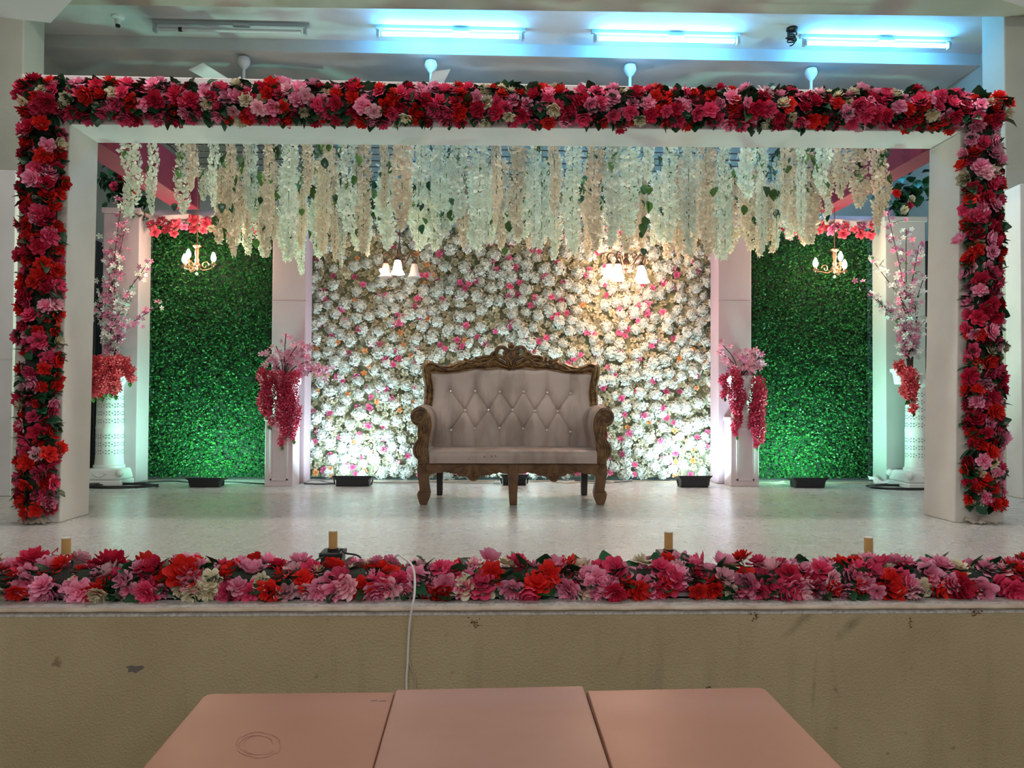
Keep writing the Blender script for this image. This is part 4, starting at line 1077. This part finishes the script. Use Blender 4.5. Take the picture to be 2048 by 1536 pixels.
leafy([(560,400),(700,385),(800,360),(890,345),(1000,380),(1150,390),(1300,370),(1400,400),(1490,395)], YP+.26, 'dark leaf garland above the flower wall behind the hanging flowers', 150, 7, 16, .05)

# ------------------------------------------------------------------ chandeliers
M_BRONZE = mat('bronze', (.10,.06,.04), .35, metal=.7)
M_COPPER = mat('copper_metal', (.50,.26,.16), .3, metal=.8)
M_BULB = mat('lit_bulb', (1,.9,.75), .4, emit=(1.0,.74,.48), strength=320)
M_SHADEON = mat('lit_shade', (1,.92,.84), .4, emit=(1.0,.62,.44), strength=58)
M_SHADEOFF = mat('frosted_shade_unlit', (.62,.56,.52), .3, transl=.5)
M_GLASS = mat('clear_drop', (.8,.8,.8), .1, spec=.8)
ZTOP = ZG+.012
def chand_bell(px, py, Y, label, arms):
    h = P(px, py, Y=Y); t = thing('chandelier', label, 'chandelier', (h.x, Y, h.z))
    MB().tube([(h.x,Y,ZTOP),(h.x,Y,h.z+.10)], .004, 6).build('hanging_rod', M_BRONZE, t)
    MB().lathe([(.006,.12),(.014,.10),(.010,.08),(.020,.05),(.013,.03),(.028,0),(.030,-.03),(.016,-.06),(.022,-.075),(.004,-.10)][::-1], tuple(h), 16).build('stem', M_BRONZE, t)
    for (ang, R_, dz, lit) in arms:
        d = Vector((math.cos(ang), math.sin(ang), 0)); e = h+d*R_
        a = MB().tube(sm([h+Vector((0,0,-.02)), h+d*R_*.35+Vector((0,0,-.03)), h+d*R_*.72+Vector((0,0,.05)), e+Vector((0,0,.055)), e+d*.022+Vector((0,0,.02)), e+Vector((0,0,-.015+dz))], 5), .0065, 7)
        sp = [h+d*(R_*.55+.03*math.cos(q*.5)*(1-q/18))+Vector((0,0,.03+.03*math.sin(q*.5)*(1-q/18))) for q in range(15)]
        a.tube(sp, .004, 6); arm = a.build('arm', M_BRONZE, t)
        z = e.z-.015+dz
        MB().lathe([(.024,-.012),(.022,0),(.012,.016),(.006,.024)], (e.x,e.y,z), 14).build('cap', M_BRONZE, arm)
        prof = [(.020,0),(.027,-.02),(.033,-.05),(.038,-.08),(.050,-.105),(.058,-.116)]
        MB().lathe(prof, (e.x,e.y,z-.008), 20, caps=False, flute=0).build('glass_shade', M_SHADEON if lit else M_SHADEOFF, arm)
        if lit: MB().ball((e.x,e.y,z-.06), .018, 6).build('bulb', M_BULB, arm)
    return t
def chand_candle(px, py, Y, label, bulbs):
    h = P(px, py, Y=Y); t = thing('chandelier', label, 'chandelier', (h.x, Y, h.z))
    MB().tube([(h.x,Y,ZTOP),(h.x,Y,h.z+.10)], .004, 6).build('hanging_rod', M_COPPER, t)
    MB().lathe([(.004,-.115),(.020,-.10),(.016,-.085),(.034,-.07),(.026,-.055),(.016,-.04),(.020,-.02),(.012,0),(.016,.04),(.014,.075),(.034,.092),(.036,.098),(.006,.11)], tuple(h), 18).build('stem', M_COPPER, t)
    MB().ball((h.x,Y,h.z-.135), .014, 6).build('crystal_drop', M_GLASS, t)
    for (bx_, by_, dY) in bulbs:
        e = P(bx_, by_, Y=Y+dY); ez = e.z-.055; hub = h+Vector((0,0,-.06)); d = Vector((e.x-h.x, dY, 0)); n = d.length; d.normalize()
        a = MB().tube(sm([hub, hub+d*n*.35+Vector((0,0,-.045)), hub+d*n*.75+Vector((0,0,-.04)), Vector((e.x,e.y,ez-.02))], 6), .006, 7)
        a.tube([hub+d*(n*.5+.035*math.cos(q*.5)*(1-q/18))+Vector((0,0,-.01+.035*math.sin(q*.5)*(1-q/18))) for q in range(15)], .004, 6)
        arm = a.build('arm', M_COPPER, t)
        MB().lathe([(.008,-.022),(.026,-.006),(.028,0),(.012,.002),(.011,.02)], (e.x,e.y,ez), 14).build('candle_cup', M_COPPER, arm)
        MB().lathe([(.008,.02),(.018,.036),(.021,.052),(.015,.075),(.004,.098)], (e.x,e.y,ez), 14).build('candle_bulb', M_BULB, arm)
chand_candle(394, 515, 3.705, 'copper candle-bulb chandelier hanging before the left hedge', [(369,518,-.05),(377,508,.12),(427,515,-.04)])
chand_candle(1669, 522, 3.705, 'copper candle-bulb chandelier hanging before the right hedge', [(1631,526,-.05),(1681,513,.10),(1689,529,-.06)])
chand_bell(799, 519, 3.705, 'bronze chandelier with bell shades, only partly lit, left of the settee', [(-PI/2,.13,-.005,True),(2.75,.13,0,False),(.42,.13,0,False)])
q = P(763, 541, Y=3.69)
chand_bell(1252, 523, 3.705, 'bronze chandelier with five glowing bell shades above the right of the settee', [(3.5,.16,-.01,True),(-2.2,.155,-.02,True),(-.82,.155,-.03,True),(.3,.16,-.03,True),(1.9,.15,0,True)])
# the one dim bulb of the left chandelier
ch = [o for o in col.objects if o.name.startswith('chandelier') and 'partly lit' in o.get('label', '')][0]
MB().ball(tuple(q), .017, 6).build('bulb', mat('dim_bulb', (1,.85,.6), .4, emit=(1.0,.60,.30), strength=150), ch)

# ------------------------------------------------------------------ LED floodlights on the floor
M_BLK = mat('black_housing', (.012,.013,.016), .4)
M_LED = mat('led_lens', (.9,.95,1), .3, emit=(.75,.9,1.0), strength=12)
def flood(px0, px1, ytop, ybase, label, power, color, spread=2.2, yaw_=0.0, h_=1.5):
    yb_ = P((px0+px1)/2, ybase, z=0).y; x0, x1 = P(px0, ybase, Y=yb_).x, P(px1, ybase, Y=yb_).x; zt = P(px0, ytop, Y=yb_).z
    c = (x0+x1)/2; wd = (x1-x0)/2; t = thing('floodlight', label, 'floodlight', (c, yb_, 0))
    hh = zt; d = .13
    MB().hexa([(c-wd*.8,yb_,0.0),(c+wd*.8,yb_,0),(c+wd*.8,yb_+d,0),(c-wd*.8,yb_+d,0),(c-wd*.78,yb_-.01,hh*.72),(c+wd*.78,yb_-.01,hh*.72),(c+wd*.78,yb_+d,hh*.78),(c-wd*.78,yb_+d,hh*.78)]).build('housing', M_BLK, t, smooth=False, bevel=.006)
    MB().hexa([(c-wd*.78,yb_-.012,hh*.60),(c+wd*.78,yb_-.012,hh*.60),(c+wd*.78,yb_+.004,hh*.60),(c-wd*.78,yb_+.004,hh*.60),(c-wd,yb_-.028,hh),(c+wd,yb_-.028,hh),(c+wd,yb_-.016,hh),(c-wd,yb_-.016,hh)]).build('hood_front', M_BLK, t, smooth=False, bevel=.003)
    for s_ in (-1, 1):
        xa_, xb_ = sorted((c+s_*wd*.78, c+s_*wd*.74)); xc_, xd_ = sorted((c+s_*wd, c+s_*wd*.96))
        MB().hexa([(xa_,yb_-.01,hh*.60),(xb_,yb_-.01,hh*.60),(xb_,yb_+d,hh*.55),(xa_,yb_+d,hh*.55),(xc_,yb_-.02,hh),(xd_,yb_-.02,hh),(xd_,yb_+d+.02,hh*.72),(xc_,yb_+d+.02,hh*.72)]).build('hood_side', M_BLK, t, smooth=False)
    MB().hexa([(c-wd*.76,yb_+.004,hh*.78),(c+wd*.76,yb_+.004,hh*.78),(c+wd*.76,yb_+d,hh*.56),(c-wd*.76,yb_+d,hh*.56),(c-wd*.76,yb_+.004,hh*.82),(c+wd*.76,yb_+.004,hh*.82),(c+wd*.76,yb_+d,hh*.60),(c-wd*.76,yb_+d,hh*.60)]).build('lens', M_LED, t, smooth=False)
    brk = MB(); 
    for s_ in (-1, 1): brk.tube([(c+s_*wd*.88,yb_+.04,.01),(c+s_*wd*.95,yb_+.05,hh*.6)], .006, 6)
    brk.build('bracket', M_BLK, t)
    return area('flood_led', (c, yb_+d*.62, hh*1.0), (c+yaw_, YW, h_), wd*1.3, .10, power, color)
flood(663, 746, 951, 973, 'black LED floodlight on the floor left of the settee, its back to the hall', 17, (.66,.92,1.0), h_=1.1)
flood(1000, 1058, 948, 971, 'black LED floodlight behind the centre leg of the settee', 15, (.66,.92,1.0), h_=1.3)
flood(1355, 1424, 951, 975, 'black LED floodlight before the flower wall by the right pillar', 17, (.66,.92,1.0), h_=1.1)
flood(371, 446, 955, 975, 'black LED floodlight at the foot of the left hedge', 42, (.38,1.0,.72), h_=1.2)
flood(1584, 1657, 955, 976, 'black LED floodlight at the foot of the right hedge', 42, (.38,1.0,.72), h_=1.2)

# ------------------------------------------------------------------ ceiling: tube lights, fans, holder, wire coil
M_TUBE = mat('lit_tube', (1,1,1), .3, emit=(.09,.50,1.0), strength=92)
M_TUBEOFF = mat('unlit_tube', (.62,.66,.68), .25)
M_BATTEN = mat('tube_batten', (.45,.50,.52), .5)
def tube_light(x0, y0, x1, y1, label, lit):
    D = 6.62; Y = CAM.y+D
    a, b = P(x0, y0, Y=Y), P(x1, y1, Y=Y); z = ZC-.085; a.z = b.z = z
    t = thing('tube_light', label, 'tube light', ((a.x+b.x)/2, Y, ZC))
    L = b.x-a.x
    MB().box((a.x-.03,Y-.02,ZC-.03), (b.x+.03,Y+.02,ZC-.001)).build('batten', M_BATTEN, t, smooth=False, bevel=.003)
    MB().tube([(a.x+.035,Y-.03,z),(b.x-.035,Y-.03,z)], .017, 12).build('tube', M_TUBE if lit else M_TUBEOFF, t)
    for x in (a.x, b.x):
        MB().box((x-.012,Y-.05,z-.026), (x+.012,Y-.006,z+.026)).tube([(x,Y-.01,z+.02),(x,Y,ZC-.02)], .009, 6).build('lamp_holder', M_BATTEN, t, smooth=False)
    if not lit:
        MB().tube([(a.x+.2,Y-.03,z),(a.x+.23,Y-.03,z)], .019, 10).build('tube_clip', M_BLK, t)
    xm = a.x+L*.57
    MB().box((xm-.07,Y-.035,ZC-.05), (xm+.07,Y+.01,ZC-.02)).build('ballast_box', M_BATTEN, t, smooth=False, bevel=.006)
tube_light(313, 55, 612, 62, 'unlit fluorescent tube on the stage ceiling, leftmost of the four', False)
tube_light(757, 62, 1045, 67, 'glowing fluorescent tube second from the left on the stage ceiling', True)
tube_light(1189, 68, 1474, 72, 'glowing fluorescent tube third from the left on the stage ceiling', True)
tube_light(1606, 74, 1894, 78, 'glowing fluorescent tube beside the black wire coil on the ceiling', True)
M_FAN = mat('fan_white', (.74,.76,.76), .45)
def fan(px, py, label, rot, nb=3):
    Y = CAM.y+7.02; q = P(px, py, Y=Y); x = q.x
    t = thing('ceiling_fan', label, 'fan', (x, Y, ZS))
    MB().tube([(x,Y,ZS),(x,Y,ZS-.03)], .012, 8).build('hook', M_BLK, t)
    MB().lathe([(.018,-.125),(.026,-.115),(.052,-.075),(.058,-.05),(.05,-.02),(.02,-.015)], (x,Y,ZS), 20).build('canopy', M_FAN, t)
    MB().tube([(x,Y,ZS-.11),(x,Y,ZS-.28)], .013, 10).build('rod', M_FAN, t)
    MB().lathe([(.02,-.41),(.09,-.40),(.115,-.36),(.11,-.31),(.05,-.28),(.02,-.26)], (x,Y,ZS), 24).build('motor', M_FAN, t)
    for k in range(nb):
        a = rot+2*PI*k/nb; d = Vector((math.cos(a), math.sin(a), 0)); s_ = Vector((-d.y, d.x, 0)); c = Vector((x, Y, ZS-.35))
        def f(u, v): 
            r = .12+.50*u; wd = (.06+.015*u); p = c+d*r+s_*(v*2-1)*wd+Vector((0,0,(v*2-1)*.018)); return tuple(p)
        mb = MB().grid(f, 6, 2); n = len(mb.v); mb.v += [(p[0],p[1],p[2]-.004) for p in mb.v]; mb.f += [tuple(i+n for i in q_[::-1]) for q_ in mb.f]
        mb.build('blade', M_FAN, t)
fan(488, 112, 'white ceiling fan behind the unlit fluorescent tube', -PI/2-.35)
fan(862, 112, 'white ceiling fan with a blade showing beside its rod', -PI/2+.22)
fan(1260, 118, 'white ceiling fan under the third tube light', PI/2)
fan(1622, 126, 'white ceiling fan below the black wire coil', PI/2)
q = P(236, 32, z=ZC)
t = thing('lamp_holder', 'small white lamp holder with a black mouth on the ceiling', 'lamp holder', (q.x, q.y, ZC))
MB().lathe([(.022,-.075),(.026,-.03),(.05,-.018),(.052,0)], (q.x,q.y,ZC), 18).build('rose_cap', M_FAN, t)
MB().lathe([(.018,-.092),(.021,-.074)], (q.x,q.y,ZC), 14).build('socket', M_BLK, t)
q = P(1584, 56, z=ZC)
t = thing('wire_coil', 'tangled black wire coil hanging from the ceiling', 'wire', (q.x, q.y, ZC))
MB().lathe([(.03,-.035),(.05,-.02),(.045,0)], (q.x,q.y,ZC), 14).build('ceiling_cap', M_BLK, t)
R_ = random.Random(3); pts_ = [Vector((q.x+.035*math.cos(i*1.3)+R_.gauss(0,.008), q.y+.03*math.sin(i*1.3), ZC-.03-.10*i/26+R_.gauss(0,.006))) for i in range(27)]
MB().tube(sm(pts_, 4), .006, 6).build('tangle', M_BLK, t)

# ------------------------------------------------------------------ cloth wing boxes at both sides
M_WING = mat('wing_cloth', (.70,.70,.70), .75, c2=(.63,.63,.62), nscale=2.5, bump=.1, bscale=6)
def wing(label, xn, ytopn, ybn, xf, sgn):
    Yn = 3.0 if sgn < 0 else 2.92; a = P(xn, ybn, Y=Yn); b = P(xn, ytopn, Y=Yn); t = thing('wing_box', label, 'panel', (a.x+sgn*.3, Yn, 0))
    dY = .14 if sgn < 0 else .2
    far = P(xf, ytopn, Y=Yn+dY).x
    q = [(a.x,Yn),(a.x+sgn*.65,Yn),(a.x+sgn*.65,Yn+dY),(far,Yn+dY)]
    mb = MB(); mb.prism
    mb.add([(x,y,0) for x,y in q]+[(x,y,b.z) for x,y in q], [(3,2,1,0),(4,5,6,7)]+[(i,(i+1)%4,(i+1)%4+4,i+4) for i in range(4)])
    mb.build('cloth_box', M_WING, t, smooth=False, bevel=.008)
    zz = b.z*.42; x0_, x1_ = sorted((a.x, a.x+sgn*.65))
    MB().box((x0_,Yn-.002,zz-.003), (x1_,Yn+.02,zz+.003)).build('seam', M_WING, t, smooth=False)
wing('white cloth-covered box standing left of the frame', 21, 340, 998, 40, -1)
wing('white cloth-covered box standing right of the frame', 2044, 367, 994, 2009, 1)

# ------------------------------------------------------------------ black box behind the left column, loudspeaker behind the right one
M_GRILLE = mat('black_grille', (.02,.022,.023), .6, bump=.5, bscale=220)
def black_box(x0, x1, ytop, ybot, Y, label, stand):
    a, b = P(x0, ybot, Y=Y), P(x1, ytop, Y=Y); z0 = 0 if not stand else a.z
    t = thing('loudspeaker', label, 'loudspeaker', ((a.x+b.x)/2, Y, z0))
    MB().box((a.x,Y,z0), (b.x,Y+.26,b.z)).build('cabinet', M_BLK, t, smooth=False, bevel=.012)
    MB().box((a.x+.02,Y-.008,z0+.03), (b.x-.02,Y+.004,b.z-.03)).build('grille', M_GRILLE, t, smooth=False, bevel=.004)
    if stand: MB().tube([((a.x+b.x)/2,Y+.13,0),((a.x+b.x)/2,Y+.13,z0)], .018, 10).build('pole', M_BLK, t)
black_box(120, 194, 480, 930, 4.35, 'tall black box in the gap behind the left lattice column', False)  # plain black box put in to fill this gap
black_box(1845, 1905, 482, 736, 4.3, 'black loudspeaker on a pole behind the right lattice column', True)

# ------------------------------------------------------------------ cold-spark fountains on the stage edge
M_GOLD = mat('gold_cardboard', (.60,.37,.13), .4, metal=.1, c2=(.54,.32,.11), nscale=10)
M_TOPW = mat('paper_cap', (.75,.72,.66), .7)
M_REDW = mat('red_lead', (.5,.03,.03), .5); M_WHITEW = mat('white_cable', (.80,.78,.78), .4)
def spark(px, y0, y1, ybase, bx0, bx1, label, skew, wires):
    D = 3.22; Y = CAM.y+D; a = P(px, y1, Y=Y); b = P(px, y0, Y=Y); r = 8.6/F*D
    t = thing('spark_fountain', label, 'stage firework', (a.x, Y, 0))
    x0, x1 = P(bx0, y1, Y=Y).x, P(bx1, y1, Y=Y).x; zt = a.z-.004
    yb_ = Y-.04
    MB().box((x0,yb_,0), (x1,yb_+.10,zt-.018)).build('base_box', M_BLK, t, smooth=False, bevel=.004)
    MB().box((x0-.006,yb_-.006,zt-.022), (x1+.006,yb_+.106,zt)).build('base_lid', M_BLK, t, smooth=False, bevel=.005)
    MB().lathe([(r*1.25,-.004),(r*1.25,.012)], (a.x,Y,zt), 16).build('tube_socket', M_BLK, t)
    MB().lathe([(r,0),(r,b.z-zt)], (a.x,Y,zt), 20).build('gold_tube', M_GOLD, t, angle=.6)
    MB().lathe([(r*.96,0),(r*1.02,.001),(r*1.02,.004),(r*.85,.005)], (a.x,Y,b.z), 20).build('tube_rim', M_TOPW, t)
    for (pts, m) in wires:
        MB().tube(sm([P(x, y, Y=Y-.06-.01*i) for i, (x, y) in enumerate(pts)], 5), .0022 if m is M_REDW else .0042, 5).build('lead_wire', m, t)
spark(132, 1077, 1112, 1125, 118, 156, 'gold spark fountain tube on a black base, leftmost on the stage edge', 0, [([(118,1112),(104,1108),(112,1100),(116,1096),(114,1104)], M_REDW), ([(120,1112),(132,1112),(140,1124)], M_WHITEW)])
spark(666, 1063, 1100, 1120, 645, 686, 'gold spark fountain tube on a black base above the white cable', 0, [([(676,1106),(684,1098),(690,1106),(712,1110),(722,1116)], M_BLK)])
spark(1337, 1065, 1102, 1120, 1320, 1356, 'gold spark fountain tube on a black base right of the settee', 0, [([(1325,1100),(1340,1106),(1355,1112)], M_REDW)])
spark(1737, 1076, 1112, 1125, 1718, 1758, 'gold spark fountain tube on a black base, rightmost on the stage edge', 0, [([(1722,1114),(1702,1118),(1696,1112)], M_REDW)])

# ------------------------------------------------------------------ cables
def cable(name, label, path, r, m, n=6):
    o = MB().tube(sm(path, 6), r, n).build(name, m, origin=path[0]); return tag(o, label, 'cable')
pth = [P(760,1112,Y=.42), P(792,1112,Y=.30), P(808,1117,Y=.12), P(822,1128,Y=.06), P(829,1150,Y=.03), P(829,1185,Y=-.01), P(825,1212,Y=-.028)]
pth[0].z = .006
pth += [P(820,1240,Y=-.02), P(817,1280,Y=-.010), P(815,1330,Y=-.009), P(813,1372,Y=-.009)]
e = pth[-1].copy(); pth += [Vector((e.x+.01, -.009, -.45)), Vector((e.x+.02, -.012, -.84))]
cable('white_cable', 'white cable looping over the rose garland and down the stage front', pth, .0042, M_WHITEW)
pth = [P(817,1318,Y=-.006), P(822,1335,Y=-.008), P(829,1352,Y=-.008), P(831,1376,Y=-.008)]
e = pth[-1].copy(); pth += [Vector((e.x, -.008, -.5)), Vector((e.x-.01, -.01, -.84))]
cable('white_cable', 'thin beige cable beside the white cable on the stage front', pth, .0022, mat('beige_cable', (.5,.42,.32), .5))
M_CABLE = mat('black_cable', (.015,.015,.017), .45); M_CREAMC = mat('cream_cable', (.46,.38,.26), .5); M_GREYC = mat('grey_cable', (.30,.29,.28), .5)
def floorpath(pts, z=.006): return [Vector((q.x, q.y, z)) for q in (P(x, y, z=z) for x, y in pts)]
cable('floor_cable', 'black cable lying along the foot of the left hedge', floorpath([(270,966),(340,962),(400,966),(460,964),(535,968)]), .006, M_CABLE)
cable('floor_cable', 'black cable on the floor from left pedestal to left floodlight', floorpath([(608,967),(640,968),(668,967)]), .006, M_CABLE)
cable('floor_cable', 'grey cable curving on the floor beside the left pedestal', floorpath([(609,964),(622,959.5),(640,960),(658,965),(668,964)]), .005, M_GREYC)
cable('floor_cable', 'cream cable on the floor along the flower wall left of the settee', floorpath([(746,960),(765,964),(800,963),(835,964),(880,961.5),(920,963),(990,962)]), .005, M_CREAMC)
cable('floor_cable', 'grey cable on the floor behind the settee legs', floorpath([(745,964.5),(800,966),(860,964),(930,966),(1000,966)]), .004, M_GREYC)
cable('floor_cable', 'cream cable on the floor under the right half of the settee', floorpath([(1060,963),(1100,962),(1130,966),(1160,964),(1200,966),(1260,962),(1355,964)]), .005, M_CREAMC)
cable('floor_cable', 'black cable on the floor right of the settee', floorpath([(1150,961),(1230,964),(1280,961),(1340,960)]), .004, M_CABLE)
cable('floor_cable', 'cream cable at the foot of the right hedge', floorpath([(1519,965),(1550,966),(1568,963),(1590,967),(1650,966),(1690,966),(1745,966)]), .005, M_CREAMC)
def coil(px, py, rx, n, label):
    c = P(px, py, z=.01); pts = []
    for i in range(n*14+1):
        a = 2*PI*i/14; k = 1+.05*math.sin(i*.7)
        pts.append(Vector((c.x+rx*k*math.cos(a), c.y+rx*.5*k*math.sin(a), .007+.010*(i/14))))
    cable('cable_coil', label, pts, .006, M_CABLE)
coil(238, 973, .30, 2, 'coil of black cable around the foot of the left lattice column')
coil(1815, 976, .32, 2, 'coil of black cable around the foot of the right lattice column')
# white plastic sheeting crumpled at the foot of the right pillar
c = P(1757, 968, z=0)
def fs(u, v): return (c.x-.06+.16*u, c.y-.05+.14*v, .012+.018*math.sin(9*u+3*v)*math.sin(7*v)+.06*(1-u)*v)
tag(MB().grid(fs, 12, 10).build('plastic_sheet', M_WHITE, origin=c, fix=False), 'crumpled white cloth end on the floor at the right hedge corner', 'cloth')

# ------------------------------------------------------------------ tables in front of the stage
M_TABLE = mat('salmon_laminate', (.41,.20,.145), .36, c2=(.44,.225,.165), nscale=5, bump=.03, bscale=9, rough2=.44, spec=.35, ramp=(.3,.7))
M_TABLEM = mat('pale_salmon_laminate', (.44,.25,.205), .36, c2=(.42,.235,.19), nscale=5, bump=.03, bscale=9, rough2=.44, spec=.35, ramp=(.3,.7))
M_EDGE = mat('table_edge', (.30,.12,.08), .4); M_STEEL = mat('table_steel', (.08,.08,.085), .4, metal=.6)
def table(fl, fr_, nl, nr, z, label, m, rl, rr):
    FL_, FR_ = P(*fl, z=z), P(*fr_, z=z); NL, NR = P(*nl, z=z), P(*nr, z=z)
    def ext(f, n): d = (n-f); return f+d*(.92/abs(d.y))
    NL, NR = ext(FL_, NL), ext(FR_, NR)
    t = thing('table', label, 'table', (sum(q.x for q in (FL_,FR_,NL,NR))/4, (FL_.y+NL.y)/2, ZH))
    # outline with rounded far corner where the photograph shows one
    def corner(p, a, b, r):
        if r == 0: return [p]
        da, db = (a-p).normalized()*r, (b-p).normalized()*r; out = []
        for i in range(6):
            s_ = i/5; out.append((p+da)*(1-s_)**2+p*2*s_*(1-s_)+(p+db)*s_*s_)
        return out
    ol = [NL]+[NR]+corner(FR_, NR, FL_, rr)+corner(FL_, FR_, NL, rl)
    n = len(ol)
    def slab_(z0, z1, gr): 
        c = sum(ol, Vector())/n; q = [c+(p-c)*gr for p in ol]
        return MB().add([(p.x,p.y,z0) for p in q]+[(p.x,p.y,z1) for p in q], [tuple(range(n-1,-1,-1)), tuple(range(n,2*n))]+[(i,(i+1)%n,(i+1)%n+n,i+n) for i in range(n)])
    slab_(z-.028, z, 1.0).build('table_top', m, t, smooth=False, bevel=.004, seg=3)
    slab_(z-.026, z-.006, 1.004).build('edge_band', M_EDGE, t, smooth=False)
    c = sum((FL_,FR_,NL,NR), Vector())/4
    for p in (FL_, FR_, NL, NR):
        q = c+(p-c)*.86; MB().tube([(q.x,q.y,z-.028),(q.x,q.y,ZH)], .016, 10).build('leg', M_STEEL, t)
    return t, c
tl, _ = table((411,1387), (789.5,1384), (284,1536), (746,1536), -.112, 'salmon laminate table at left of the three before the stage', M_TABLE, .03, 0)
tr, _ = table((1174,1381), (1527,1374), (1224,1536), (1686,1536), -.112, 'salmon laminate table at right of the three before the stage', M_TABLE, 0, .03)
tm_, _ = table((792,1379), (1166,1371.5), (748,1536), (1220,1536), -.100, 'paler salmon table in the middle of the three before the stage', M_TABLEM, .008, .008)
# faint ring mark rubbed into the left table's top
rg = MB(); M_RING = mat('ring_stain', (.30,.10,.10), .4, c2=(.41,.19,.14), nscale=30, ramp=(.45,.6))
for k, (rx, ry, ph) in enumerate(((46,26,0),(40,20,.6),(30,20,2.0))):
    for i in range(18):
        if k and i > 11: continue
        a0_, a1_ = ph+2*PI*i/18, ph+2*PI*(i+1)/18
        w0 = 1+.03*math.sin(i*2.1)
        q = [P(517+rx*w0*math.cos(a)*s_, 1490+ry*w0*math.sin(a)*s_, z=-.1115) for a, s_ in ((a0_,1.0),(a1_,1.0),(a1_,.955),(a0_,.955))]
        rg.add(q, [(0,1,2,3)])
tag(rg.build('ring_stain', M_RING, tl, fix=False), kind='stuff')
sc_ = MB()
for (x0, y0, x1, y1) in ((742,1402,754,1401),(758,1403,772,1402)):
    a, b = P(x0,y0,z=-.1115), P(x1,y1,z=-.1115); d = Vector((0,.004,0)); sc_.add([a, b, b+d, a+d], [(0,1,2,3)])
tag(sc_.build('scratches', M_STEEL, tl, fix=False), kind='stuff')
print('objects', len(bpy.data.objects), 'meshes', len(bpy.data.meshes))
